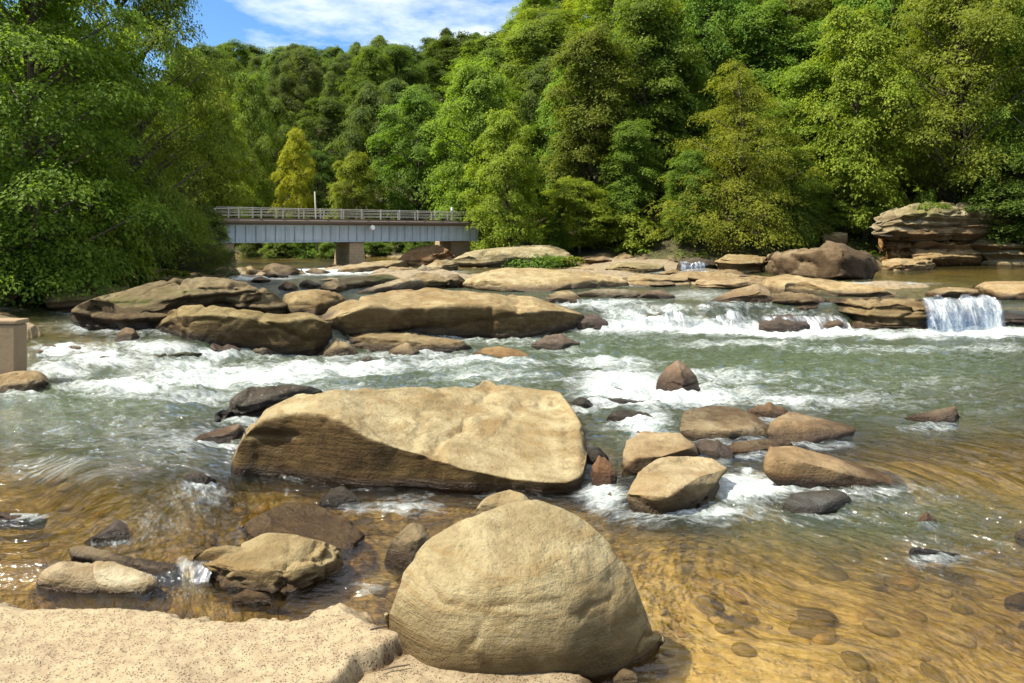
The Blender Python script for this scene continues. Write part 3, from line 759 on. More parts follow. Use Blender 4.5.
block('tilted grooved rock nearest in the midstream cluster', (0.50, 0.40, 0.27),
      [(624, 493, .05), (637, 471, .55), (655, 459, .95), (676, 456.5, 1.1), (697, 455.5, 1.1), (714, 459, 1.0), (728, 468, .75), (718, 483, .4), (704, 503, .12), (699, 511, .05), (667, 513, -.08), (642, 509, -.02),
       (700, 476, .25), (683, 486, -.1), (668, 497, -.22), (648, 500, -.12)], (667, 512), stain_shade=[(690, 498, 22, 12, .5)])
block('thick tan block on the left of the midstream cluster', (0.42, 0.315, 0.20),
      [(620, 472, 0), (622, 456, .25), (627, 440, .75), (643, 430.5, 1.25), (680, 432.5, 1.2), (696, 443, .85), (698, 455, .5), (685, 464, .3), (660, 472, .08), (635, 476, -.05),
       (634, 458, -.02), (662, 456, .05), (690, 448, .3)], (640, 475))
block('wide pale flat rock with scooped hollow below the chute', (0.52, 0.43, 0.31),
      [(678, 430, .1), (680, 420, .6), (684, 410, 1.3), (709, 404.5, 1.8), (737, 406.5, 1.7), (760, 417, 1.1), (771, 429, .45), (771, 435, .3), (754, 438, .1), (724, 441.5, -.05), (694, 437, 0),
       (700, 428, .1), (730, 430, .0), (757, 426, .3)], (724, 441), stain_shade=[(715, 418, 22, 5, .5)])
block('brown wedge-shaped rock tapering into the current', (0.36, 0.26, 0.17),
      [(766, 431, .15), (768, 423, .4), (778, 416, .8), (790, 411, 1.1), (814, 416.5, .9), (836, 423, .6), (857, 428, .5), (855, 431, .35), (830, 438, .1), (806, 444, -.05), (780, 441.5, 0),
       (784, 421, .25), (812, 427, .15)], (806, 443))
block('long brown rock with whitish spots pointing downstream', (0.42, 0.30, 0.185),
      [(763, 473, .05), (765, 457, .3), (770, 446, .75), (793, 445, .9), (827, 455, .75), (864, 468.5, .55), (901, 477, .45), (910, 485, .3), (907, 490, .15), (880, 491, .05), (845, 488, 0), (814, 484, -.05), (785, 479, -.05),
       (772, 457, .1), (800, 460, .02), (850, 475, .02), (890, 483, .1)], (845, 487), grain=.8)
block('pointed dark rock splashed by the white chute', (0.30, 0.22, 0.18),
      [(655, 391, .1), (657, 380, .3), (667, 366, .5), (677, 359, .6), (686, 364, .6), (697, 376, .5), (701, 389, .3), (690, 393, .05), (672, 394, -.1), (681, 372, .05), (684, 388, -.12)], (680, 393), wetband=.25, round_=1)

rock('small brown rock tucked behind the wide pale flat rock', (0.36, 0.25, 0.16), [(746, 416), (770, 421), (792, 420)], [(746, 409), (757, 406), (769, 404.5), (782, 407), (792, 414)])
rock('round rust-orange wet stone beside the end of the long boulder', (0.25, 0.125, 0.06), [(590, 487), (603, 491), (617, 487)], [(590, 470), (596, 460), (604, 457), (611, 463), (617, 474)], wetall=.35, soft=8, rough=.5, s=.5)
pebble('black wet stone above the rust-orange one', DARK, 586, 609, 447, 466, wetall=.9)
pebble('black stone at the upper corner of the long boulder', DARK, 568, 597, 397, 412, wetall=.8)
rock('wet purple-brown rock with water sheeting over it', PURPLE, [(696, 455), (712, 462), (735, 463)], [(696, 442), (706, 438.5), (729, 446), (735, 453)], wetall=.7, s=.1)
rock('flat wet tan slab bridging between the midstream rocks', (0.36, 0.27, 0.18), [(728, 456), (750, 458), (775, 454), (792, 446)], [(728, 443), (750, 440), (774, 438.5), (792, 440)], wetall=.35, s=.05, strata=.3)
rock('smooth slate-grey stone half under the foam', SLATE, [(780, 512), (800, 517), (822, 517), (846, 511), (854, 505)], [(780, 504), (788, 496), (798, 492), (815, 491), (830, 489.5), (845, 492), (854, 500)], s=.0, soft=8, rough=.4, wetall=.75)
rock('solitary dark rock in the green pool on the right', (0.25, 0.19, 0.15), [(900, 420), (925, 425), (951, 427), (962, 424)], [(900, 418), (915, 414), (930, 411), (944, 408), (956, 406), (962, 412)], s=.3, rough=.7, soft=1)
pebble('small pink pebble poking out of the amber shallows', (0.48, 0.34, 0.25), 917, 937, 513.5, 526, rough=.4)
rock('low bluish-black stone awash in the amber shallows', (0.09, 0.09, 0.13), [(909, 555), (930, 557), (962, 556)], [(909, 549), (918, 547), (936, 550), (962, 554)], wetall=.7, s=.05)
rock('grey stone cut by the right edge of the water', (0.32, 0.29, 0.27), [(1014, 539), (1030, 544), (1052, 542)], [(1014, 534), (1024, 527), (1038, 524), (1052, 530)])
rock('stone at the very corner of the amber shallows', (0.28, 0.22, 0.13), [(1004, 602), (1030, 606), (1060, 604)], [(1004, 598), (1020, 592), (1040, 590), (1060, 596)], wetall=.4)
for k, (a, b, c, d, w_) in enumerate([(582, 640, 386, 399, 'upper'), (588, 651, 396, 407, 'middle'), (604, 658, 409, 425, 'lower')]):
    rock(['uppermost dark drowned ledge under the lip of the chute', 'dark drowned ledge halfway down beside the chute', 'dark drowned rock lowest beside the long boulder end'][k], (0.15, 0.13, 0.11),
         [(a, d - 3), ((a + b) / 2, d), (b, d - 2)], [(a, c + 3), ((a + b) / 2 - 6, c), (b - 10, c + 4), (b, d - 4)], s=.0, wetall=.85, rough=.8)
rock('smooth orange-brown slab washed by clear water', (0.42, 0.27, 0.12), [(470, 357), (500, 364), (547, 367)], [(470, 352), (484, 348), (500, 346), (520, 350), (547, 363)], s=.02, wetall=.45, rough=.5)
rock('low purple-grey wet rock off the tip of the great hump', (0.25, 0.20, 0.18), [(530, 348), (560, 351), (580, 347)], [(530, 344), (545, 337), (560, 335), (572, 339), (580, 345)], wetall=.4, s=.1)

# ---- the left-hand and central dam of boulders
rock('long layered dark boulder in the shade on the left', (0.25, 0.20, 0.125), [(70, 325), (85, 332), (130, 332), (150, 331), (180, 322), (220, 318), (282, 318)],
     [(70, 306), (84, 299), (104, 293), (130, 288), (153, 281), (194, 277), (224, 277), (250, 283), (268, 288), (282, 297)],
     [(70, 311), (95, 307), (120, 304), (150, 299), (175, 293), (200, 289), (225, 289), (255, 294), (282, 301)], strata=.7, s=.22, rough=.9, moss=[(130, 301, 22, 4, .8), (180, 292, 20, 3, .5)], stain_shade=[(120, 320, 70, 12, 1.0), (200, 305, 70, 9, .6)], lean=0.0, q=4, name='boulder', cat='boulder', soft=1, cracks=.04)
rock('long smooth brown boulder lying in front of the layered one', (0.29, 0.225, 0.115), [(151, 334), (183, 342), (236, 347), (280, 354), (325, 353), (333, 342)],
     [(151, 325), (158, 317), (166, 312), (181, 305.5), (211, 304.5), (232, 308), (253, 310), (280, 315), (296, 312), (308, 310.5), (322, 315), (333, 332)],
     [(151, 328), (170, 317), (200, 313), (240, 317), (280, 323), (310, 321), (333, 335)], s=.2, rough=.6, soft=3, name='boulder', cat='boulder', skin_shade=.9, stain_shade=[(240, 340, 100, 12, .6)], lean=-0.05, q=4)
rock('rock with a bright moss cap behind the layered boulder', (0.28, 0.22, 0.13), [(126, 290), (160, 290), (230, 285)], [(126, 284), (136, 277), (144, 272), (153, 268), (169, 269), (190, 275), (230, 275)], s=.3, moss=[(172, 273, 16, 6, 1.3)], Y0=33, wetband=.02)
rock('blocky mossy rock at the left mouth of the side channel', (0.30, 0.235, 0.14), [(45, 313), (68, 313), (100, 308), (132, 300)], [(45, 299), (49, 293), (55, 288), (70, 285), (94, 286), (112, 284.5), (132, 286)],
     s=.15, mossy=.35, strata=.3, rough=1.0)
rock('rounded dark rock under the leafy left bank', (0.28, 0.22, 0.14), [(-60, 308), (0, 308), (22, 306), (34, 300)], [(-60, 284), (-20, 286), (0, 287.5), (14, 290), (27, 294), (34, 297)], s=.15, soft=4)
pebble('reddish rock behind the rounded dark one on the left bank', (0.26, 0.18, 0.13), -6, 32, 279, 293, Y0=33, zb=1.2)
pebble('pale broken rock in the gap of the left bank', (0.38, 0.30, 0.18), 28, 60, 280, 297, Y0=34, zb=1.2, cracks=.1)
pebble('rust-brown rock under the leaves of the left bank', (0.24, 0.14, 0.09), 66, 86, 271, 287, Y0=36, zb=1.2)
rock('small triangular brown rock in the left cascade', (0.30, 0.22, 0.15), [(115, 341), (128, 343), (140, 340)], [(115, 336), (121, 330), (126, 327), (134, 329), (140, 337)], rough=.9)
rock('algae-green drowned rock at the top of the left rapid', (0.10, 0.13, 0.05), [(150, 362), (180, 364), (210, 361)], [(150, 350), (165, 345), (185, 344), (210, 348)], mossy=.8, wetall=.7, s=0)
rock('reddish wet stones under the smooth brown boulder', (0.22, 0.16, 0.15), [(204, 356), (222, 358), (242, 357)], [(204, 348), (212, 342), (228, 341), (242, 350)], wetall=.6)
pebble('rounded tan stone at the foot of the smooth brown boulder', (0.34, 0.28, 0.21), 248, 281, 343, 358, rough=.7)
rock('low grey-tan stone between the smooth boulder and the great hump', (0.36, 0.29, 0.19), [(320, 355), (335, 357), (358, 355)], [(320, 352), (330, 343), (339, 340.5), (350, 345), (358, 351)])
pebble('small tan stone at the foot of the long low ledge', (0.38, 0.30, 0.2), 388, 422, 344, 358)
pebble('little dark stone in the water before the long low ledge', PURPLE, 352, 365, 361, 367, wetall=.5)
pebble('flat dark pebble in the water before the long low ledge', PURPLE, 360, 378, 357, 364.5, wetall=.5)
pebble('tiny dark pebble farthest from the smooth brown boulder', PURPLE, 375, 385, 362, 367, wetall=.6)
rock('rounded brown rock wedged behind the smooth brown boulder', (0.36, 0.275, 0.16), [(280, 316), (305, 317), (325, 318), (348, 310)], [(280, 302), (285, 295), (292, 291.5), (316, 289), (335, 291.5), (348, 298)], s=.2, soft=3)
rock('great smooth hump of sandstone across the middle', (0.42, 0.325, 0.195), [(316, 332), (340, 333), (393, 335), (445, 339), (516, 340), (551, 336), (579, 328), (588, 320)],
     [(316, 318), (325, 309), (333, 304), (345, 300), (359, 296.5), (378, 292), (396, 289.5), (418, 288.5), (435, 288), (479, 292), (523, 295), (551, 300), (569, 306.5), (581, 311), (588, 315)],
     [(316, 322), (340, 306), (386, 307), (438, 304), (488, 304), (504, 308), (516, 313), (551, 309), (570, 311), (588, 317)], s=.10, rough=.45, soft=3, uc=.5, q=5, cuts=3, lean=-0.05, stain_shade=[(440, 326, 120, 10, .5)], name='boulder', cat='boulder', wetband=.2, skin_shade=.8)
rock('long low ledge in the shadow of the great hump', (0.31, 0.24, 0.145), [(340, 349), (378, 352), (414, 353), (450, 355), (476, 353)], [(340, 337), (344, 329), (376, 327.5), (400, 331), (435, 337), (455, 339), (467, 340), (474, 346), (476, 349)], s=.05, rough=.7, soft=1)
rock('dark purple rock dripping at the tip of the great hump', (0.16, 0.115, 0.105), [(574, 330), (590, 332), (611, 329)], [(574, 318), (585, 314), (597, 316), (606, 320), (611, 326)], wetall=.6)
# the upper shelf
rock('broad pale slab behind the great hump', (0.49, 0.40, 0.26), [(458, 288), (480, 291), (505, 292), (541, 292), (560, 290), (580, 289), (600, 288), (629, 287)],
     [(458, 284), (468, 277), (476, 273), (498, 267.5), (541, 268), (580, 271), (595, 272.5), (615, 275), (629, 280)], [(458, 285), (480, 281), (505, 279), (545, 282), (565, 279), (590, 279), (629, 283)], s=.06, rough=.5, tmax=.8, skin_shade=.4)
rock('grey flat ledge at the water edge below the broad slab', GREY, [(576, 298), (610, 299), (644, 298)], [(576, 293), (600, 288.5), (625, 289), (644, 293)], s=.05)
rock('tan wedge beside the grey flat ledge', (0.40, 0.32, 0.21), [(545, 304), (562, 306), (581, 305)], [(545, 297), (556, 292), (566, 290), (576, 293), (581, 300)], s=.1)
rock('low wet rock where the upper rapid begins', (0.24, 0.18, 0.14), [(636, 299), (655, 300), (676, 299)], [(636, 296), (648, 290.5), (662, 290), (676, 296)], wetall=.3)
rock('far pale hump half covered by green creeper', (0.46, 0.40, 0.29), [(449, 267), (475, 268), (505, 267), (540, 267), (578, 266)], [(449, 263), (456, 256), (474, 250), (498, 247.5), (523, 245), (553, 245), (565, 250), (578, 258)],
     s=.2, rough=.9, skin_shade=.4, strata=.3, mossy=.15)
rock('pale slab at the foot of the bridge pier', (0.43, 0.35, 0.24), [(331, 273), (360, 274), (385, 272), (410, 269)], [(331, 270), (345, 266), (362, 262.5), (385, 260.5), (405, 260), (410, 263)], s=.08, rough=.6)
rock('smooth grey hump between the slab and the great boulder', (0.38, 0.32, 0.24), [(356, 294), (380, 293), (405, 291), (428, 289)], [(356, 292), (368, 288), (380, 284), (405, 277), (420, 276.5), (428, 281)], s=.12, rough=.6)
rock('tan ledge with a yellow moss streak', (0.42, 0.34, 0.22), [(322, 288), (350, 289), (378, 287), (402, 284)], [(322, 283), (340, 279), (360, 276), (388, 273.5), (402, 277)], s=.06, moss=[(384, 278, 14, 3, 1.0)], strata=.3)
rock('tan lumpy rock beside the smooth grey hump', (0.40, 0.325, 0.215), [(402, 289), (425, 290), (450, 287)], [(402, 281), (415, 275), (432, 273), (444, 276), (450, 281)], strata=.4)
rock('pair of dark blocks left of the broad pale slab', (0.24, 0.185, 0.13), [(442, 288), (455, 289), (466, 286)], [(442, 281), (449, 275), (458, 274), (466, 281)], cracks=.1)
rock('tan ledge to the right of the bridge pier', (0.41, 0.33, 0.22), [(422, 271), (440, 272), (458, 269)], [(422, 267), (434, 262), (446, 259.5), (458, 262)], strata=.4)
for k, (a, b, c, d, lab, colr) in enumerate([(278, 299, 281, 291, 'small brown stone at the lip of the far riffle', BROWN), (299, 322, 279.5, 289, 'small dark stone between two trickles of the far riffle', PURPLE),
        (320, 350, 280, 293, 'low tan stone at the right end of the far riffle', (0.38, 0.3, 0.2)), (238, 262, 266, 277, 'tan rock at the head of the far riffle', (0.38, 0.29, 0.19)),
        (257, 304, 262.5, 277, 'large dark brown rock beneath the bridge', (0.22, 0.165, 0.11)), (205, 242, 266, 279, 'shaded grey rock by the left bridge abutment', (0.24, 0.2, 0.15)),
        (262, 290, 271, 279, 'flat pinkish rock before the dark brown one beneath the bridge', (0.34, 0.27, 0.2)), (305, 332, 268, 275, 'low brown stones below the shrubs under the bridge', (0.28, 0.22, 0.15)),
        (410, 440, 266, 274, 'narrow grey rock near the right bridge abutment', GREY)]):
    pebble(lab, colr, a, b, c, d, soft=2)
# ---- right side
rock('great block with dark swirled face and orange streaks', (0.27, 0.205, 0.145), [(762, 272), (780, 275), (797, 276), (833, 281), (855, 280), (880, 277)],
     [(762, 262), (763, 256), (776, 251.5), (795, 249), (816, 248), (823, 243), (835, 240.5), (846, 243), (853, 249), (872, 252), (879, 259), (880, 268)],
     [(762, 263), (790, 255), (820, 251), (835, 244), (850, 249), (880, 262)], s=.2, rough=.9, soft=1, name='boulder', cat='boulder', cracks=.05, tmax=.6, q=4, wetband=.03, stain_shade=[(848, 262, 34, 22, 1.0), (780, 268, 12, 10, .8)])
rock('low dark-footed wing of rock left of the capping slab', (0.35, 0.265, 0.18), [(709, 303), (735, 304), (775, 304)], [(709, 300.5), (720, 295), (732, 290), (748, 286), (762, 282), (775, 288)], s=.1, strata=.3)
rock('capping sandstone slab above the layered ledge', (0.44, 0.34, 0.21), [(757, 292), (775, 294), (800, 293), (829, 296), (860, 297), (898, 298)], [(757, 286), (762, 280), (770, 275.5), (788, 274), (814, 278), (851, 282), (880, 287), (898, 293)],
     [(757, 288), (775, 284), (800, 282), (830, 288), (860, 290), (898, 295)], s=.05, rough=.6, moss=[(820, 293, 14, 3, 1.0), (800, 291, 8, 2, .6)], skin_shade=.5, strata=.2)
rock('arched brown block beneath the capping slab', (0.29, 0.215, 0.12), [(764, 309), (785, 312), (810, 313), (832, 313)], [(764, 298), (772, 293.5), (790, 291.5), (812, 294), (832, 300)], s=.1, strata=.3, soft=3)
rock('dark layered ledge stepping down to the waterfall', (0.30, 0.225, 0.13), [(820, 320), (840, 326), (857, 331), (900, 332), (934, 333), (945, 328)], [(820, 299), (840, 297), (870, 297), (892, 297), (925, 299), (938, 306), (945, 312)],
     [(820, 305), (850, 304), (900, 304), (945, 314)], strata=1.3, s=.05, rough=.8, soft=1, cracks=.06, uc=.35, wetband=.18)
rock('purple wet rock under the curtain of the right rapid', (0.19, 0.15, 0.135), [(758, 332), (785, 334), (812, 332)], [(758, 320), (770, 315), (790, 314), (812, 320)], wetall=.6, s=.05)
rock('brown wet rock at the right end of the rapid', (0.23, 0.165, 0.12), [(810, 330), (830, 333), (850, 330)], [(810, 319), (825, 317), (840, 318), (850, 325)], wetall=.4, s=.1)
rock('rounded orange-tan slab above the waterfall', (0.44, 0.33, 0.20), [(968, 290), (980, 297), (1000, 300), (1040, 300), (1090, 300)], [(968, 288), (975, 284), (984, 281.5), (1005, 281), (1040, 281), (1070, 284), (1090, 292)], s=.08, rough=.5, soft=3)
rock('flat tan slab at the lip of the waterfall', (0.42, 0.33, 0.21), [(925, 296), (945, 298), (980, 298)], [(925, 292), (935, 289), (948, 287), (965, 287.5), (980, 290)], s=.03, rough=.6)
rock('dark wet ledge behind the waterfall', (0.115, 0.085, 0.06), [(926, 331), (960, 332), (1010, 332), (1080, 332)], [(926, 301), (960, 299), (1010, 299), (1080, 300)], s=0, strata=.8, wetall=.6, q=8, Y0=24.0, es=60)
for k, (a, b, c, d, lab, colr) in enumerate([(604, 666, 262, 274, 'greenish ledge on the right bank shelf', (0.33, 0.28, 0.17)), (640, 692, 255, 265, 'thin tan ledge above the greenish one', (0.38, 0.29, 0.19)),
        (575, 622, 256, 266, 'brown flat rock behind the creeper patch', (0.33, 0.25, 0.17)), (668, 745, 271, 285, 'flat tan rock by the pool of the small side fall', (0.40, 0.31, 0.2)),
        (625, 690, 274, 287, 'flat rock at the right end of the broad pale slab', (0.38, 0.30, 0.19)), (696, 770, 276, 290, 'low tan slab in front of the layered shelf', (0.38, 0.29, 0.19)),
        (712, 772, 254, 274, 'layered tan shelf beside the small side fall', (0.36, 0.28, 0.16)), (755, 800, 246, 262, 'brown ledge behind the great dark-faced block', (0.30, 0.24, 0.14)),
        (590, 640, 249, 259, 'shaded brown rock under the bank shrubs', (0.25, 0.19, 0.13)), (676, 718, 258, 273, 'black dripping rock behind the small side fall', (0.09, 0.07, 0.055))]):
    rock(lab, colr, [(a, d - 2), ((a + b) / 2, d), (b, d - 2)], [(a, c + 4), (a + .25 * (b - a), c), (b - .3 * (b - a), c + 1), (b, c + 4)], strata=.9, s=.08, soft=1, q=4, wetband=.04)
rock('brown outcrop under the trees above the side fall', (0.28, 0.205, 0.125), [(676, 254), (710, 256), (748, 252)], [(676, 248), (690, 239), (715, 237), (735, 238), (748, 245)], Y0=[60, 54, 53], s=.5, tmax=.6, strata=.7, zb=2.0, wetband=.01)
rock('slanting grey top slab of the right bank cliff', (0.40, 0.34, 0.25), [(870, 225), (892, 228), (920, 225), (1000, 222)], [(870, 221), (886, 211), (905, 204.5), (928, 202), (960, 202.5), (1000, 206)], Y0=[51.5, 52, 54], s=.3, tmax=.7, zb=3.5, strata=.4, moss=[(925, 212, 22, 6, .8)], wetband=.01, cracks=.05)
rock('overhanging brown layer of the right bank cliff', (0.33, 0.24, 0.15), [(878, 240), (905, 238), (940, 236), (1010, 232)], [(878, 228), (900, 226), (930, 221), (1010, 214)], Y0=[51.5, 52, 54], s=.3, tmax=.5, zb=3.0, strata=.8, uc=.5, wetband=.01)
rock('orange-brown hollowed body of the right bank cliff', (0.44, 0.26, 0.12), [(874, 268), (905, 267), (940, 266), (992, 262)], [(874, 230), (900, 228), (940, 226), (992, 222)], Y0=[51.8, 52.0, 54], s=.3, tmax=.5, strata=.8, cracks=.10, wetband=.02, rough=1.3, q=10, es=60, joints=5)
rock('shaded layered face of the right bank running to the frame edge', (0.36, 0.27, 0.17), [(975, 262), (1010, 262), (1060, 261), (1130, 258)], [(975, 232), (1010, 228), (1060, 226), (1130, 224)], Y0=[52.6, 53, 54], s=.3, tmax=.4, strata=1.0, cracks=.08, q=10, es=60, wetband=.02)
rock('lower tan ledge at the foot of the right bank cliff', (0.40, 0.29, 0.16), [(910, 259), (945, 260), (984, 258)], [(910, 247), (940, 245), (984, 247)], Y0=[51.2, 51.5, 53], s=.1, strata=.6, zb=1.05, uc=.5, wetband=.02)
rock('tan blocks at the waterline of the right bank pool', (0.42, 0.32, 0.2), [(878, 270), (905, 271), (936, 269)], [(878, 261), (895, 258), (936, 260)], s=.1, strata=.4, cracks=.12, wetband=.03)
rock('long shelf under the dark shrubs on the right bank', (0.34, 0.29, 0.19), [(980, 266), (1010, 267), (1060, 266), (1110, 264)], [(980, 250), (1005, 246), (1040, 245), (1110, 244)], s=.1, strata=.9, cracks=.06, uc=.4, wetband=.03)
rock('small pale stone on the slope left of the cliff', (0.44, 0.36, 0.26), [(822, 238), (836, 240), (848, 238)], [(822, 234), (832, 232), (848, 233)], Y0=55, zb=2.5, wetband=.01)

# ---- left concrete wall end and the rock below it
rock('tan rounded rock at the foot of the concrete wall', (0.40, 0.30, 0.19), [(-40, 398), (0, 398), (30, 395), (50, 389)], [(-40, 372), (0, 374), (15, 371), (40, 370), (47, 376), (50, 382)], s=.1, cracks=.06, soft=2)

# ---- the crowd of smaller rocks along both banks and over the upper shelf
def edge_depth(px, lo=22.0, hi=110.0):
    """depth at which the line of bearing px leaves the river"""
    Y = np.linspace(lo, hi, 700); X = (px - CX) * Y / FPX
    k = np.nonzero(river_sd(X, Y) > -0.1)[0]
    return float(Y[k[0]]) if len(k) else hi
rr_ = random.Random(77)
STONES = [(0.30, 0.225, 0.14), (0.36, 0.28, 0.18), (0.25, 0.19, 0.13), (0.40, 0.31, 0.2), (0.29, 0.25, 0.19), (0.22, 0.165, 0.12)]
def crowd(pxs, label, group, hmin, hmax, wmin, wmax, yoff=0.0, rows=None, **kw):
    for px_ in pxs:
        px_ += rr_.uniform(-6, 6)
        if rows is None:
            Y_ = edge_depth(px_) - rr_.uniform(-.6, 1.2); z_ = float(level(px_, Y_)); py_ = HOR + (CAM_H - z_) * FPX / Y_ + yoff
        else:
            py_ = rr_.uniform(*rows)
        w_ = rr_.uniform(wmin, wmax); h_ = rr_.uniform(hmin, hmax); a_, b_ = px_ - w_ / 2, px_ + w_ / 2
        j = lambda: rr_.uniform(-.2, .2) * h_
        rock(label, rr_.choice(STONES), [(a_, py_ - .2 * h_), (px_, py_), (b_, py_ - .2 * h_)],
             [(a_, py_ - .5 * h_ + j()), (a_ + .25 * w_, py_ - .9 * h_ + j()), (px_, py_ - h_ + j()), (b_ - .25 * w_, py_ - .85 * h_ + j()), (b_, py_ - .5 * h_ + j())],
             strata=rr_.choice([0, .5, .9]), soft=1, q=3.5, group=group, s=.12, wetband=.05, **kw)
crowd(range(470, 760, 13), 'brown rock in the row along the right bank under the shrubs', 'rocks along the right bank', 5, 13, 18, 44)
crowd(range(480, 770, 24), 'brown rock lodged in the right bank above the waterline row', 'upper rocks of the right bank', 5, 10, 24, 46, yoff=-7, zb=1.6)
crowd(range(760, 880, 20), 'rock behind the great dark-faced block on the right bank', 'rocks behind the dark-faced block', 5, 10, 20, 36)
crowd(range(-20, 60, 16), 'dark stone heaped along the shaded left bank', 'stones along the left bank', 5, 10, 16, 30)
crowd(range(345, 480, 17), 'low flat ledge on the shelf before the bridge pier', 'ledges of the shelf before the pier', 3, 6, 26, 52, rows=(268, 284))
crowd(range(570, 760, 17), 'low flat ledge on the shelf right of the pale slab', 'ledges of the right-hand shelf', 3, 6, 28, 60, rows=(270, 288))
crowd(range(150, 335, 22), 'small stone on the riffle between the dark boulders and the bridge', 'stones on the far riffle', 3, 6, 12, 26, rows=(272, 284))
crowd(range(40, 150, 15), 'half-drowned dark stone in the steps of the left cascade', 'stones of the left cascade', 3, 8, 10, 26, rows=(322, 366), wetall=.6)
crowd(range(600, 860, 26), 'wet brown ledge poking through the middle rapid', 'ledges in the middle rapid', 3, 7, 16, 40, rows=(306, 327), wetall=.6)
crowd([588, 612, 640, 660, 735, 752, 770], 'small wet stone between the midstream rocks', 'small stones of the midstream cluster', 4, 8, 9, 20, rows=(430, 500), wetall=.6)
rock('reddish-brown rubble heaped under the right end of the bridge', (0.36, 0.23, 0.14), [(396, 269), (415, 270), (440, 268), (458, 264)], [(396, 262), (405, 252), (420, 247), (440, 244), (450, 244), (458, 250)], Y0=[52, 53, 54.5], s=.5, tmax=.6, strata=.8, cracks=.12, joints=6, cuts=12, wetband=.02, soft=0)

build_water()
def mat_plain(name, c1, c2, rough=.6, scale=3, streak=None, metal=0.0):
    t = NT(name); p = t.pos(); n = t.noise(p, scale, 5, .65); n2 = t.noise(t.mapping(p, (2.5, 2.5, .25)), 1.6, 4, .6)
    c = t.mix(n, c1, c2)
    if streak: c = t.mix(t.ramp(n2, (.48, 0), (.66, .7)), c, streak)
    return t.done(t.bsdf(c, rough, t.bump(n, .3, .02), .3, metal))
# ---------------------------------------------------------------- slab under the camera, wall end, waterfalls, bridge
def mat_slab():
    t = NT('pitted sandstone slab')
    p = t.pos()
    n1 = t.noise(p, 1.2, 5, 0.6); n2 = t.noise(p, 9, 6, 0.7); n3 = t.noise(p, 60, 4, 0.75)
    v = t.voro(t.mapping(p, (1, 1.25, 0.3)), 24.0); v2 = t.voro(t.mapping(p, (1, 1.1, 0.3), (0, 0, .5)), 46.0)
    sel = t.ramp(t.noise(p, 9, 2), (0.45, 0), (0.6, 1))
    pit = t.math('MAXIMUM', t.math('MULTIPLY', t.ramp(v.outputs['Distance'], (0.14, 1), (0.24, 0)), sel), t.math('MULTIPLY', t.ramp(v2.outputs['Distance'], (0.2, 1), (0.34, 0)), t.math('SUBTRACT', 1.0, t.ramp(t.noise(p, 14, 2), (0.44, 0), (0.56, 1)))))
    c = t.mix(n1, (0.275, 0.215, 0.125), (0.36, 0.30, 0.19))
    c = t.mix(t.ramp(n2, (0.42, 0), (0.66, 0.75)), c, (0.20, 0.145, 0.085))
    c = t.mix(t.ramp(t.noise(p, 2.6, 6, .7, .6), (.50, 0), (.66, .5)), c, (0.17, 0.125, 0.08))
    c = t.mix(t.ramp(n3, (0.35, 0.5), (0.5, 0)), c, (0.17, 0.12, 0.08))
    c = t.mix(t.math('MULTIPLY', pit, 0.62), c, (0.13, 0.085, 0.045))
    c = t.mix(t.attr('wet'), c, t.mix(1.0, c, (0.35, 0.27, 0.2), 'MULTIPLY'))
    h = t.math('SUBTRACT', t.math('ADD', t.math('MULTIPLY', n2, 0.5), t.math('MULTIPLY', n3, 0.25)), pit)
    return t.done(t.bsdf(c, 0.9, t.bump(h, 0.8, 0.03), 0.2))

def poly_sd(X, Y, poly):
    d = np.full(X.shape, 1e9); ins = np.zeros(X.shape, bool); n = len(poly)
    for i in range(n):
        ax, ay = poly[i]; bx, by = poly[(i + 1) % n]; ex, ey = bx - ax, by - ay
        t = np.clip(((X - ax) * ex + (Y - ay) * ey) / (ex * ex + ey * ey + 1e-12), 0, 1)
        d = np.minimum(d, np.hypot(X - ax - t * ex, Y - ay - t * ey))
        ins ^= ((ay > Y) != (by > Y)) & (X < ex * (Y - ay) / (ey if ey else 1e-9) + ax)
    return np.where(ins, d, -d)

def at(px, py, z):
    Y = FPX * (CAM_H - z) / (py - HOR); return ((px - CX) * Y / FPX, Y)

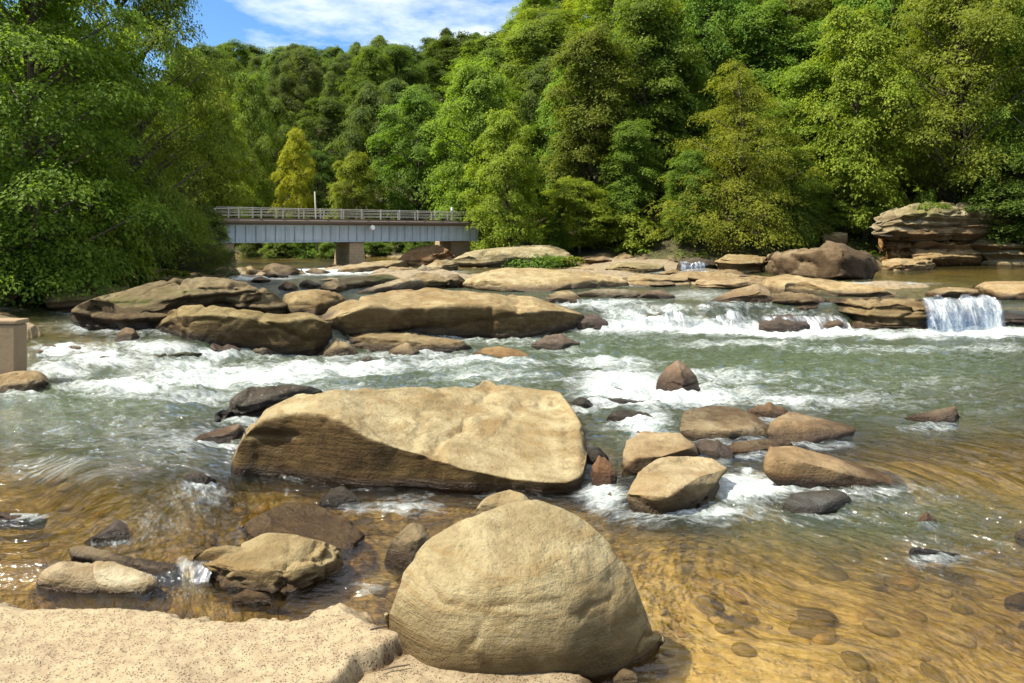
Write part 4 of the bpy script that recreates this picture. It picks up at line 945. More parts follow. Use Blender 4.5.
def build_slab():
    ZS = 0.26
    edge = [(-500, 580), (-200, 583), (0, 587), (60, 592), (130, 596), (180, 599), (250, 603), (300, 602), (322, 592), (345, 585), (366, 591), (392, 606), (440, 622), (520, 632), (590, 640), (616, 652), (622, 668), (612, 682), (630, 710), (680, 760), (760, 1000), (-500, 1000)]
    poly = [at(a, b, ZS) for a, b in edge]
    crack = [at(a, b, ZS) for a, b in [(400, 636), (392, 643), (384, 649), (361, 656), (351, 669), (333, 683), (320, 720), (300, 1000), (900, 1000), (900, 600)]]
    xs = np.linspace(-7.6, 1.9, 620); ys = np.linspace(3.0, 6.9, 330)
    X, Y = np.meshgrid(xs, ys); X = X.ravel(); Y = Y.ravel()
    p = np.stack([X, Y, 0 * X], -1)
    sd = poly_sd(X, Y, poly) + 0.09 * fbm(p * 1.8, 4, 3) + 0.03 * fbm(p * 12, 3, 4)
    z = ZS - 0.55 * sstep(0.06, -0.12, sd) - 0.20 * sstep(0.30, -0.05, sd) * (1 + fbm(p * 4, 3, 8)) + 0.02 * fbm(p * 2.0, 4, 5) + 0.008 * fbm(p * 16, 3, 6)
    sc = poly_sd(X, Y, crack) + 0.03 * fbm(p * 6, 3, 12)
    z = z - 0.11 * sstep(-0.03, 0.05, sc) - 0.10 * np.exp(-(sc / 0.04) ** 2) * sstep(0.05, .2, sd)
    keep = sd > -0.25
    q = grid_quads(len(ys), len(xs)); q = q[keep[q].all(1)]
    used = np.unique(q); remap = -np.ones(len(X), int); remap[used] = np.arange(len(used))
    org = np.array([-2.0, 5.0, 0.0])
    me = mesh_np('rock_slab', np.stack([X, Y, z], -1)[used] - org, remap[q])
    fattr(me, 'wet', (sstep(0.20, 0.05, z + 0.06 * fbm(p * 5, 3, 9)))[used])
    o = obj('rock_slab', me, mat_slab()); o.location = org
    tag(o, 'sunlit pitted tan stone slab filling the near left corner', 'slab')
build_slab()
mtw = mat_plain('dead wood', (.07, .05, .035), (.14, .10, .07), .9, 8)
for lab, pts in (('dark twig lying on the slab left of the rounded boulder', [(370, 633), (378, 631.5), (388, 631)]), ('dark twig lying on the slab below the crack', [(381, 672), (394, 669.5), (410, 668)])):
    tw = MB(); q = [at(a, b, .235 if b < 640 else .155) for a, b in pts]; zz = .245 if pts[0][1] < 640 else .15
    tw.tube([(x - q[1][0], y - q[1][1], 0.006 * k) for k, (x, y) in enumerate(q)], [.006, .0075, .004], 6)
    o = tw.build('twig', mtw, smooth=True); o.location = (q[1][0], q[1][1], zz + .02); tag(o, lab, 'twig')

def mat_concrete():
    t = NT('weathered tan concrete')
    p = t.pos(); n1 = t.noise(p, 1.3, 5, 0.6); n2 = t.noise(p, 14, 5, 0.7); n3 = t.noise(t.mapping(p, (3, 3, .4)), 1.5, 4)
    sep = t.n('ShaderNodeSeparateXYZ'); t.set(sep.inputs[0], p)
    c = t.mix(n1, (0.23, 0.165, 0.095), (0.29, 0.215, 0.13)); c = t.mix(t.ramp(n3, (0.45, 0), (0.62, 0.6)), c, (0.22, 0.16, 0.09))
    c = t.mix(t.ramp(n2, (0.3, 0.5), (0.45, 0)), c, (0.2, 0.15, 0.1))
    foot = t.ramp(t.math('ADD', sep.outputs['Z'], t.math('MULTIPLY', n1, 0.3)), (0.4, 1), (0.75, 0))
    c = t.mix(t.math('MULTIPLY', foot, 0.75), c, (0.10, 0.075, 0.045))
    return t.done(t.bsdf(c, 0.85, t.bump(n2, 0.4, 0.02), 0.2))
mb = MB()
Yw, zw0 = ground(15, 385)
Yw = float(Yw)
xr = (29 - CX) * Yw / FPX
zt = CAM_H - (322 - HOR) / FPX * Yw
xr = (16 - CX) * Yw / FPX; dp = Yw * (496 / 484 - 1)
mb.box((xr - 3.0, Yw + dp / 2, (zt - 0.62) / 2), (6.0, dp, zt + 0.5))
wal = mb.build('concrete_wall', mat_concrete(), bevel=0.05)
tag(wal, 'square end of a tan concrete wall in the left cascade', 'wall')
mb = MB(); mb.box((xr - 3.0 + .02, Yw + dp / 2, zt - 0.01), (6.015, dp + .03, 0.10))
mb.build('coping', wal.data.materials[0], wal, bevel=0.03)

# ---- falling water
def mat_fall():
    t = NT('falling water')
    a = t.attr('along', 'Vector')
    n = t.noise(t.mapping(a, (4.5, .7, 1)), 1, 4, 0.65, 0.7); n2 = t.noise(t.mapping(a, (12, 2.4, 1)), 1, 4, 0.7, 1.0); n3 = t.noise(t.mapping(a, (2.2, .5, 1)), 1, 2)
    h = t.math('ADD', t.math('MULTIPLY', n, .5), t.math('ADD', t.math('MULTIPLY', n2, .3), t.math('MULTIPLY', n3, .35)))
    h = t.math('ADD', h, t.math('MULTIPLY', t.attr('edge'), -.35))
    m = t.ramp(h, (0.56, 0.0), (0.70, 0.9))
    gl = t.n('ShaderNodeBsdfGlossy'); gl.inputs['Roughness'].default_value = 0.15
    b = t.bump(h, .8, .06); t.set(gl.inputs['Normal'], b)
    tr = t.n('ShaderNodeBsdfTransparent'); tr.inputs['Color'].default_value = (0.95, 0.96, 0.96, 1)
    clear = t.mixsh(t.ramp(h, (.40, .0), (.52, .22)), tr.outputs[0], gl.outputs[0])
    wh = t.bsdf(t.mix(n2, (0.42, 0.47, 0.48), (0.70, 0.73, 0.74)), 0.4, b, 0.5)
    return t.done(t.mixsh(m, clear, wh))
M_FALL = mat_fall()

def waterfall(label, x0, x1, ytop, ybot, sheets, Yfoot, throw=0.5, zt=None, seed=1, name='waterfall', drops=60, steps=1):
    """overlapping curved veils of water falling from an uneven lip to the pool, with drops thrown out where they land"""
    rg = np.random.default_rng(seed)
    zb = CAM_H - (ybot - HOR) / FPX * Yfoot
    ztop = zt if zt is not None else CAM_H - (ytop - HOR) / FPX * (Yfoot + throw)
    H = ztop - zb; nc = int(np.clip((x1 - x0) * 1.4, 24, 160)); nr_ = 22
    CO, Q, AL, ED = [], [], [], []; base = 0
    for k in range(sheets):
        u, f = np.meshgrid(np.linspace(0, 1, nc), np.linspace(0, 1, nr_)); u, f = u.ravel(), f.ravel()
        x = ((x0 + (x1 - x0) * u) - CX) * Yfoot / FPX
        q = np.stack([x * 2.2, 0 * x + k * 7.1, 0 * x], -1)
        lip = 0.10 * H * vnoise(q * 1.5, seed) ; reach = throw * (0.55 + 0.22 * k / max(sheets - 1, 1) + 0.35 * vnoise(q, seed + 1))
        fs = f if steps == 1 else (np.floor(f * steps) + sstep(.35, 1, f * steps - np.floor(f * steps))) / steps
        z = ztop + lip * (1 - f) - (H + .06) * fs ** (1.6 if steps == 1 else 1.0)
        y = Yfoot + throw - reach * f ** .7 + 0.03 * vnoise(np.stack([x * 9, f * 3, 0 * x + k], -1), seed + 2)
        CO.append(np.stack([x + 0.05 * H * vnoise(np.stack([x * 3, f * 2, 0 * x + k], -1), seed + 4), y, z], -1))
        Q.append(grid_quads(nr_, nc) + base); base += nc * nr_
        AL.append(np.stack([x / max(H, .12) * .9, f * 2 + k * 3.3, 0 * x + k * 1.9], -1))
        ED.append(np.maximum(sstep(.10, 0, np.minimum(u, 1 - u)), .35 * sstep(.12, 0, f)))
    co = np.concatenate(CO); al = np.concatenate(AL); ed = np.concatenate(ED); quads = np.concatenate(Q)
    # drops
    s = rg.uniform(.004, .014, drops) * (1 if H > .3 else .5)
    c = np.stack([(rg.uniform(x0, x1, drops) - CX) * Yfoot / FPX, Yfoot + rg.uniform(-.35, .25, drops) * max(throw, .2), zb + np.abs(rg.normal(0, .14, drops)) * H], -1)
    o3 = np.array([(1, 0, 0), (-.5, .87, 0), (-.5, -.87, 0), (0, 0, 1.2)])
    dv = (c[:, None, :] + o3[None] * s[:, None, None]).reshape(-1, 3)
    tr = (np.array([(0, 1, 3), (1, 2, 3), (2, 0, 3), (0, 2, 1)])[None] + 4 * np.arange(drops)[:, None, None]).reshape(-1, 3) + base
    me = mesh_np(name, np.vstack([co, dv]), quads, tr)
    vattr(me, 'along', np.vstack([al, np.tile((0.3, .2, .1), (len(dv), 1))])); fattr(me, 'edge', np.concatenate([ed, np.full(len(dv), -1.0)]))
    o = obj(name, me, M_FALL)
    return tag(o, label, 'waterfall', kind='structure')
waterfall('white waterfall spilling over the dark ledge on the right', 928, 1016, 297, 333, 3, 23.15, .75, seed=3, drops=260)
waterfall('low curtain of white water along the middle rapid', 600, 765, 308, 332, 3, 23.3, 2.2, seed=5, drops=300, steps=2)
waterfall('broken white water among the wet rocks of the rapid', 765, 862, 316, 333, 2, 23.3, 1.0, seed=6, drops=120)
waterfall('small side fall in the shade under the right bank', 680, 708, 262, 273, 1, 41.0, .4, seed=7, drops=20)
waterfall('left cascade tumbling past the concrete wall', 52, 160, 340, 374, 3, 17.4, 2.4, seed=8, drops=220, steps=3)
waterfall('little pour between the white stone and the carved block', 168, 204, 560, 594, 1, 6.98, .42, zt=.14, seed=9, drops=60)

# spray hanging over the white water
def spray():
    rg = np.random.default_rng(31); C = []
    for (cx, cy_, rx, ry, a) in FOAM:
        if a < .7: continue
        n = int(rx * 2.2); px = cx + rg.normal(0, .45, n) * rx; py = cy_ + rg.normal(0, .4, n) * ry
        Y, z = ground(px, np.maximum(py, HOR + 20)); C.append(np.stack([(px - CX) * Y / FPX, Y, z + .03 + np.abs(rg.normal(0, .07, n)) * (.35 if cy_ > 480 else 1)], -1))
    C = np.concatenate(C); n = len(C); s = rg.uniform(.0022, .0075, n) * np.clip(C[:, 1] / 12, .5, 1.6)
    o3 = np.array([(1, 0, 0), (-.5, .87, 0), (-.5, -.87, 0), (0, 0, 1.3)])
    v = (C[:, None, :] + o3[None] * s[:, None, None]).reshape(-1, 3)
    tr = (np.array([(0, 1, 3), (1, 2, 3), (2, 0, 3), (0, 2, 1)])[None] + 4 * np.arange(n)[:, None, None]).reshape(-1, 3)
    me = mesh_np('spray', v, None, tr)
    vattr(me, 'along', np.tile((0.3, .2, .1), (len(v), 1))); fattr(me, 'edge', np.full(len(v), -1.0))
    tag(obj('spray', me, M_FALL), 'drops of spray thrown up by the white rapids', 'spray', kind='stuff')
spray()

# stones lying on the bed under the clear shallows
def cobbles():
    rg = np.random.default_rng(12); n = 300
    px = np.where(rg.uniform(0, 1, n) < .6, rg.uniform(600, 1120, n), rg.uniform(-80, 420, n)); py = 420 + np.where(px > 500, 230, 180) * rg.uniform(0, 1, n) ** 1.1
    Y, z = ground(px, py); X = (px - CX) * Y / FPX; zb_ = bed_z(X, Y); s = rg.uniform(.03, .15, n) * rg.uniform(.4, 1.3, n)
    th, ph = np.meshgrid(np.linspace(0, 2 * pi, 12, endpoint=False), np.linspace(.02, pi - .02, 8)); th, ph = th.ravel(), ph.ravel()
    sph = np.stack([np.sin(ph) * np.cos(th), np.sin(ph) * np.sin(th), np.cos(ph)], -1); m = len(sph)
    CO, Q, W = [], [], []
    for i in range(n):
        ax_ = s[i] * np.array([rg.uniform(.8, 1.6), rg.uniform(.7, 1.2), rg.uniform(.35, .6)])
        p = sph * (1 + .22 * fbm(sph * 1.3 + i * 3.1, 2, i))[:, None] * ax_; r = rg.uniform(0, pi); c_, s_ = cos(r), sin(r)
        p = np.stack([p[:, 0] * c_ - p[:, 1] * s_, p[:, 0] * s_ + p[:, 1] * c_, p[:, 2]], -1)
        top = z[i] - .05 - (zb_[i] + ax_[2] * 1.2); 
        CO.append(p + np.array([X[i], Y[i], zb_[i] + ax_[2] * .2 + min(0, top)])); Q.append(grid_quads(8, 12, True) + i * m); W.append(np.full(m, rg.uniform(0, 1)))
    me = mesh_np('river_cobbles', np.concatenate(CO), np.concatenate(Q)); fattr(me, 'pick', np.concatenate(W))
    t = NT('drowned cobbles'); p = t.pos(); k = t.attr('pick')
    c = t.mix(t.ramp(k, (.2, 0), (.5, 1)), (.30, .17, .045), (.13, .09, .035)); c = t.mix(t.ramp(k, (.6, 0), (.9, 1)), c, (.42, .31, .15)); c = t.mix(t.ramp(t.noise(p, 9, 5), (.42, 0), (.62, .7)), c, (.10, .07, .025))
    tag(obj('river_cobbles', me, t.done(t.bsdf(c, .7, None, .2))), 'rounded cobbles lying on the bed under the amber shallows', 'cobbles', kind='stuff')
cobbles()

# ---- bridge
M_GIRDER = mat_plain('pale blue-grey girder paint', (0.34, 0.39, 0.43), (0.43, 0.48, 0.51), .5, 2, (0.27, 0.29, 0.29))
M_STEEL = mat_plain('galvanised rail', (0.26, 0.25, 0.22), (0.36, 0.35, 0.31), .45, 5)
M_DECK = mat_plain('brown weathered deck edge', (0.10, 0.075, 0.055), (0.17, 0.13, 0.10), .8, 4)
M_WHITE = mat_plain('white painted metal', (0.72, 0.72, 0.70), (0.8, 0.8, 0.78), .5)
def mat_masonry():
    t = NT('coursed rubble stone')
    p = t.pos(); sep = t.n('ShaderNodeSeparateXYZ'); t.set(sep.inputs[0], p)
    cb = t.n('ShaderNodeCombineXYZ'); t.set(cb.inputs[0], t.math('ADD', sep.outputs[0], t.math('MULTIPLY', sep.outputs[1], .9))); t.set(cb.inputs[1], sep.outputs[2])
    br = t.n('ShaderNodeTexBrick'); t.set(br.inputs['Vector'], cb.outputs[0]); br.inputs['Scale'].default_value = 2.2
    br.inputs['Mortar Size'].default_value = .03; br.inputs['Color1'].default_value = (.50, .37, .21, 1); br.inputs['Color2'].default_value = (.34, .24, .13, 1); br.inputs['Mortar'].default_value = (.14, .11, .08, 1)
    n = t.noise(p, 5, 5, .6)
    c = t.mix(.4, br.outputs['Color'], t.mix(n, (.2, .15, .1), (.5, .38, .24)))
    return t.done(t.bsdf(c, .85, t.bump(t.math('ADD', n, br.outputs['Fac']), .5, .05), .2))
M_MASON = mat_masonry()

A0 = Vector((-18.9, 46.0, 0)); A1 = Vector((-3.3, 57.6, 0))
ax = (A1 - A0).normalized(); nrm = Vector((ax.y, -ax.x, 0))   # nrm points at the camera
axes = (tuple(ax), tuple(-nrm), (0, 0, 1))
L = (A1 - A0).length
br = empty('footbridge', tuple((A0 + A1) / 2 + Vector((0, 0, 1.0))), 'pale grey steel girder bridge with a railing over the river', 'bridge')
def bl(v): return tuple(Vector(v) - br.location)
def along(s, off=0, z=0): return A0 + ax * s - nrm * off + Vector((0, 0, z))
E = 0.6                                             # it runs on into the trees at both ends
mid_s = L / 2
mb = MB()
for off in (0.0, 2.6):
    mb.box(bl(along(mid_s, off, 3.48)), (L + 2 * E, .03, 1.20), axes)
    mb.box(bl(along(mid_s, off, 2.90)), (L + 2 * E, .36, .05), axes); mb.box(bl(along(mid_s, off, 4.06)), (L + 2 * E, .36, .05), axes)
    k = -E
    while k < L + E:
        mb.box(bl(along(k, off - .06, 3.48)), (.03, .09, 1.10), axes); k += .66
mb.build('girder', M_GIRDER, br)
mb = MB()
mb.box(bl(along(mid_s, 1.3, 4.20)), (L + 2 * E, 3.3, .2), axes)
mb.box(bl(along(mid_s, -.40, 4.36)), (L + 2 * E, .12, .34), axes)
mb.tube([bl(along(-E, -.52, 4.30)), bl(along(L + E, -.52, 4.30))], .13, 10)
mb.build('deck', M_DECK, br)
rl = None
mb = MB()
for off in (-.3, 2.9):
    for z in (5.22, 4.98, 4.76): mb.tube([bl(along(-E, off, z)), bl(along(L + E, off, z))], .030 if z > 5 else .02, 6)
rl = mb.build('railing', M_STEEL, br)
for off in (-.36, 2.9):
    s_ = -1.4
    while s_ < L + E:
        mb = MB(); mb.box(bl(along(s_, off, 4.75)), (.075, .075, 1.05), axes); mb.build('post', M_STEEL, rl); s_ += 1.56
mb = MB(); c = along(10.3, -.55, 3.92)
mb.tube([bl(c), bl(c + nrm * .12)], [.20, .16], 14); mb.build('flood_lamp', M_WHITE, br)
mb = MB(); mb.box(bl(along(17.3, -.36, 5.45)), (.16, .12, .26), axes); mb.build('post_box', M_WHITE, br)
def pier(s_, hw_top, hw_bot, ztop, zbot, name, off=1.3, dep=2.6):
    mbx = MB(); N = 0
    V = []
    for z, hw, dd in ((zbot, hw_bot, dep * .62), (ztop, hw_top, dep * .5)):
        for a, b in ((-1, -1), (1, -1), (1, 1), (-1, 1)):
            V.append(bl(along(s_ + a * hw, off + b * dd, z)))
    mbx.v = V; mbx.f = [(0, 3, 2, 1), (4, 5, 6, 7), (0, 1, 5, 4), (1, 2, 6, 5), (2, 3, 7, 6), (3, 0, 4, 7)]
    return mbx.build(name, M_MASON, br, bevel=.06)
pier(9.3, .55, .75, 2.86, -.4, 'pier')
pier(-.6, 1.2, 1.5, 2.86, -.4, 'abutment')
pier(18.9, .9, 1.1, 2.86, -.2, 'abutment', off=2.2)
up = MB(); base = along(8.1, 4.6, 2.0)
up.tube([(0, 0, 0), (-.22, 0, 4.75)], [.08, .055], 8)
o = up.build('utility_pole', mat_plain('bleached pole wood', (.22, .21, .18), (.30, .28, .25)), smooth=True); o.location = base
tag(o, 'bare leaning pole standing just behind the bridge railing', 'pole')
# ---------------------------------------------------------------- trees
def mat_leaf():
    t = NT('leaves')
    oi = t.n('ShaderNodeObjectInfo'); tone = t.attr('tone')
    base = oi.outputs['Color']
    c = t.mix(tone, t.mix(1.0, base, (0.55, 0.62, 0.55), 'MULTIPLY'), t.mix(1.0, base, (1.45, 1.32, 1.15), 'MULTIPLY'))
    hs = t.n('ShaderNodeHueSaturation'); t.set(hs.inputs['Color'], c)
    t.set(hs.inputs['Hue'], t.math('ADD', 0.485, t.math('MULTIPLY', oi.outputs['Random'], 0.03)))
    t.set(hs.inputs['Value'], t.math('ADD', 0.92, t.math('MULTIPLY', oi.outputs['Random'], 0.40)))
    c = hs.outputs[0]
    d = t.bsdf(c, 0.6, None, 0.15)
    tl = t.n('ShaderNodeBsdfTranslucent'); t.set(tl.inputs['Color'], t.mix(1.0, c, (1.5, 1.55, 0.7), 'MULTIPLY'))
    return t.done(t.mixsh(0.48, d, tl.outputs[0]))
M_LEAF = mat_leaf()
M_BARK = mat_plain('tree bark', (0.055, 0.044, 0.032), (0.12, 0.10, 0.075), .9, 6)

def leaves(cen, rc, per, size, rng, droop=0.35, flat=0.35, up=0.9, outc=None, aspect=0.55, thick=0.30):
    """leaf-sized faces gathered in sprays; each spray is a drooping disc of leaves at the end of a limb"""
    n = len(cen); N = n * per
    ci = np.repeat(np.arange(n), per)
    C = cen[ci]; R = rc[ci]
    a = rng.uniform(0, 2 * pi, N); rho = np.sqrt(rng.uniform(0, 1, N))
    # every spray has its own outline
    lob = 1 + 0.35 * np.sin(a * 2 + ci * 2.3) + 0.25 * np.sin(a * 5 + ci * 1.7)
    ox, oy = np.cos(a) * rho * lob, np.sin(a) * rho * lob
    oz = -droop * rho ** 2 + rng.normal(0, thick, N) * (1 - 0.5 * rho)
    # tilt the spray outwards from the trunk
    out = C[:, :2] - (outc[ci] if outc is not None else 0); ol = np.linalg.norm(out, axis=1, keepdims=True) + 1e-9; out = out / ol
    dn = flat * (ox * out[:, 0] + oy * out[:, 1])
    P = C + np.stack([ox, oy, oz - dn], -1) * R[:, None]
    nrm = np.stack([ox * 0.5 + out[:, 0] * 0.35, oy * 0.5 + out[:, 1] * 0.35, np.full(N, up)], -1) + rng.normal(0, 0.26, (N, 3))
    nrm /= np.linalg.norm(nrm, axis=1, keepdims=True)
    d = np.stack([ox + out[:, 0] * 0.4, oy + out[:, 1] * 0.4, np.full(N, -0.25)], -1) + rng.normal(0, 0.45, (N, 3))
    d -= nrm * np.sum(d * nrm, 1, keepdims=True); d /= np.linalg.norm(d, axis=1, keepdims=True) + 1e-9
    s = np.cross(nrm, d)
    L = size * rng.uniform(0.5, 1.45, N)[:, None]; W = L * aspect
    v = np.stack([P - d * L * .5, P + s * W * .5 + nrm * L * .06, P + d * L * .5 - nrm * L * .08, P - s * W * .5 + nrm * L * .06], 1).reshape(-1, 3)
    tone = np.clip(rng.normal(0.42, 0.22, N) + rng.normal(0, 0.14, n)[ci], 0, 1)
    return v, np.repeat(tone, 4)

def leaf_mesh(name, v, tone):
    q = np.arange(len(v)).reshape(-1, 4)
    me = mesh_np(name, v, q, smooth=False)
    fattr(me, 'tone', tone); me.materials.append(M_LEAF)
    return me

def make_tree(kind, seed, nlobe, nclump, per, size, c0=0.10, rad=0.26, lobe=0.11, spray=0.055):
    """returns (trunk mesh, crown mesh) of a tree one unit tall: lobes of foliage, each lobe shingled with leafy sprays"""
    rng = np.random.default_rng(seed)
    k = np.arange(nlobe); t = (k + rng.uniform(0.2, 0.8, nlobe)) / nlobe
    if kind == 'cone':
        t = 1 - np.sqrt(1 - t * 0.985); prof = (1 - t) ** 0.8 * 0.97 + 0.03; lr = lobe * (0.35 + 0.75 * (1 - t))
    elif kind == 'tall':
        prof = np.sin(np.clip(0.12 + 0.82 * t, 0, 1) * pi) ** 0.45; lr = lobe * rng.uniform(0.75, 1.2, nlobe)
    else:
        prof = np.sin(np.clip(0.14 + 0.80 * t, 0, 1) * pi) ** 0.6 if seed % 2 else np.clip((t + 0.22) / 0.5, 0, 1) ** 0.7 * np.clip((1.06 - t) / 0.62, 0, 1) ** 0.75; lr = lobe * rng.uniform(0.5, 1.35, nlobe) * (0.55 + 0.5 * np.clip((1.1 - t) / .7, 0, 1))
    ang = k * 2.399 + rng.normal(0, 0.6, nlobe)
    rr = np.maximum(rad * prof * rng.uniform(0.45, 1.25, nlobe) - lr * 0.6, 0)
    z = c0 + lr * .5 + (1 - c0 - lr * 1.2) * t
    lean = rng.normal(0, 0.02, 2)
    LC = np.stack([rr * np.cos(ang) + lean[0] * z, rr * np.sin(ang) + lean[1] * z, z], -1)
    li = np.repeat(np.arange(nlobe), nclump); n = len(li)
    d = rng.normal(0, 1, (n, 3)); d[:, 2] = d[:, 2] * 0.9 + 0.35
    outw = np.stack([np.cos(ang[li]), np.sin(ang[li]), 0 * li], -1); d += 0.45 * outw * (rr[li] > 0.02)[:, None]
    d /= np.linalg.norm(d, axis=1, keepdims=True)
    f = rng.uniform(0.3, 1.0, n) ** 0.5 * np.where(rng.uniform(0, 1, n) < .35, rng.uniform(1.0, 1.7, n) * np.where(rng.uniform(0, 1, n) < .15, 1.3, 1), 1)
    stretch = np.array([1.0, 1.0, 0.9]) if kind != 'cone' and seed % 2 else np.array([1.35, 1.35, 0.5])
    cen = LC[li] + d * (lr[li] * f)[:, None] * stretch
    rc = spray * rng.uniform(0.6, 1.25, n)
    kw = dict(droop=0.4, flat=0.45, up=0.75) if kind != 'cone' else dict(droop=0.5, flat=0.6, up=0.7, aspect=0.36, thick=.22)
    v, tone = leaves(cen, rc, per, size, rng, outc=LC[li][:, :2] * 0.75, **kw)
    crown = leaf_mesh(kind + '_crown', v, tone)
    mb = MB()
    zs = np.linspace(-0.05, 0.78 if kind == 'cone' else 0.86, 9)
    pts = [(lean[0] * q + 0.008 * sin(q * 9 + seed), lean[1] * q + 0.008 * cos(q * 7), q) for q in zs]
    mb.tube(pts, [0.013 * (1 - 0.9 * max(q, 0)) + 0.001 for q in zs], 8)
    for i in range(nlobe):
        c = LC[i]; z0 = max(0.06, c[2] - 0.05 - 0.45 * rr[i])
        b_ = (lean[0] * z0, lean[1] * z0, z0); m = tuple((b_[j] + c[j]) / 2 + (0, 0, 0.015)[j] for j in range(3))
        mb.tube([b_, m, tuple(c)], [0.005, 0.0035, 0.0012], 5)
    me = bpy.data.meshes.new(kind + '_trunk'); me.from_pydata(mb.v, [], mb.f); me.update()
    me.polygons.foreach_set('use_smooth', [True] * len(me.polygons)); me.materials.append(M_BARK)
    return me, crown

PROTO = {
    'round': [make_tree('round', 11, 80, 15, 40, .0140, .05, .26, .070, .044), make_tree('round', 19, 90, 14, 40, .0132, .05, .24, .064, .042), make_tree('round', 13, 70, 16, 42, .0142, .08, .28, .075, .046), make_tree('round', 17, 96, 13, 40, .013, .06, .23, .062, .042),
              make_tree('round', 14, 84, 14, 40, .0135, .04, .22, .066, .043), make_tree('round', 16, 74, 15, 42, .0145, .08, .28, .072, .046)],
    'tall': [make_tree('tall', 21, 90, 13, 40, .0122, .05, .17, .055, .038), make_tree('tall', 22, 84, 14, 40, .0126, .06, .19, .06, .040)],
    'cone': [make_tree('cone', 31, 130, 12, 36, .0112, .0, .30, .065, .040), make_tree('cone', 32, 110, 13, 36, .0115, .02, .27, .065, .040)],
    'near': [make_tree('round', 40, 120, 20, 42, .0096, .02, .33, .065, .040), make_tree('round', 42, 130, 19, 42, .0096, .05, .35, .062, .040), make_tree('round', 44, 110, 20, 40, .0096, .20, .36, .068, .042)],
    'nearcone': [make_tree('cone', 51, 150, 15, 42, .0096, .0, .34, .065, .034)],
    'shrub': [make_tree('round', 61, 24, 11, 30, .060, .0, .46, .16, .14), make_tree('round', 62, 26, 10, 30, .056, .0, .48, .15, .14)],
}
GREEN = (0.115, 0.176, 0.026); LIME = (0.182, 0.23, 0.028); DEEP = (0.08, 0.122, 0.022); OLIVEG = (0.132, 0.174, 0.028); BLUEG = (0.1, 0.145, 0.036); YELLOW = (0.36, 0.36, 0.03); FRESH = (0.15, 0.222, 0.03)
TREE_N = [0]
def gz(X, Y): return float(bed_z(np.array([X], float), np.array([Y], float))[0])

def tree(px, Y, top, hw, kind, color, label, name='broadleaf_tree', cat='tree', group=None, var=None, rot=None, sink=0.0):
    """a tree rooted at bearing px and depth Y, its crown reaching row top and hw wide to each side"""
    TREE_N[0] += 1
    X = (px - CX) * Y / FPX; z0 = gz(X, Y) - sink
    h = CAM_H + (HOR - top) * Y / FPX - z0
    h = max(h, 0.8)
    lst = PROTO[kind]; tr, cr = lst[(TREE_N[0] if var is None else var) % len(lst)]
    R0 = {'round': .30, 'tall': .22, 'cone': .30, 'near': .38, 'nearcone': .38, 'shrub': .55}[kind]
    sxy = hw * Y / FPX / R0
    root = empty(name, (X, Y, z0), label, cat, group)
    root.scale = (sxy, sxy, h)
    root.rotation_euler.z = (TREE_N[0] * 2.399) % (2 * pi) if rot is None else rot
    t_ = bpy.data.objects.new('trunk' if kind != 'shrub' else 'stem', tr); COL.objects.link(t_); t_.parent = root
    c_ = bpy.data.objects.new('crown' if kind != 'shrub' else 'foliage', cr); COL.objects.link(c_); c_.parent = root; c_.color = (*color, 1)
    return root

# right bank, the row along the water
tree(510, 57, 112, 42, 'round', LIME, 'bushy lime-green tree closest to the right end of the bridge', var=0)
tree(592, 64, 30, 50, 'tall', OLIVEG, 'tall feathery olive tree behind the round yellow-green bush', var=0)
tree(580, 59, 178, 40, 'round', LIME, 'round yellow-green bush tree low over the bank left of the hemlock', var=2)
tree(650, 66, -14, 50, 'tall', GREEN, 'tall dark green tree left of the cone-shaped hemlock', var=1)
tree(628, 60, 120, 34, 'tall', GREEN, 'slim mid-green tree between the feathery olive tree and the hemlock', var=0)
tree(742, 55, 34, 74, 'cone', (0.185, 0.218, 0.030), 'broad cone-shaped hemlock with drooping sprays on the right bank', 'hemlock_tree', var=0)
tree(700, 72, -50, 55, 'round', GREEN, 'high-crowned tree rising directly behind the hemlock on its left')
tree(866, 58, 6, 62, 'round', LIME, 'light yellow-green tree above the slanting cliff top', var=1)
tree(812, 62, 60, 42, 'tall', FRESH, 'slender tree filling the gap right of the hemlock')
tree(790, 74, -70, 60, 'round', OLIVEG, 'lofty olive-green tree above the gap right of the hemlock')
tree(966, 59, -40, 100, 'near', (0.165, 0.218, 0.030), 'large-leaved spreading tree over the right bank cliff', var=2)
tree(1075, 55, -90, 90, 'near', GREEN, 'deep green tree cut by the right frame edge', var=1)
tree(885, 76, -90, 66, 'round', GREEN, 'tall green tree behind the light yellow-green one')
tree(1000, 78, -140, 80, 'round', OLIVEG, 'tallest tree behind the large-leaved spreading one')
tree(548, 72, 58, 44, 'round', BLUEG, 'blue-green tree peering over the bushy lime tree', var=3)
tree(485, 78, 66, 40, 'round', DEEP, 'dark tree in shade beyond the right bridge abutment')
tree(740, 84, -50, 50, 'tall', DEEP, 'dark slim tree high over the hemlock tip')
tree(1020, 54.6, 140, 62, 'round', DEEP, 'dark overhanging bush tree covering the right side of the cliff', var=2)
tree(846, 58, 160, 34, 'round', FRESH, 'small bright tree leaning over the great dark-faced block', var=0)
tree(690, 55, 150, 34, 'round', GREEN, 'low bushy tree at the left skirt of the hemlock', var=3)
tree(798, 56, 150, 36, 'round', GREEN, 'low bushy tree at the right skirt of the hemlock', var=1)
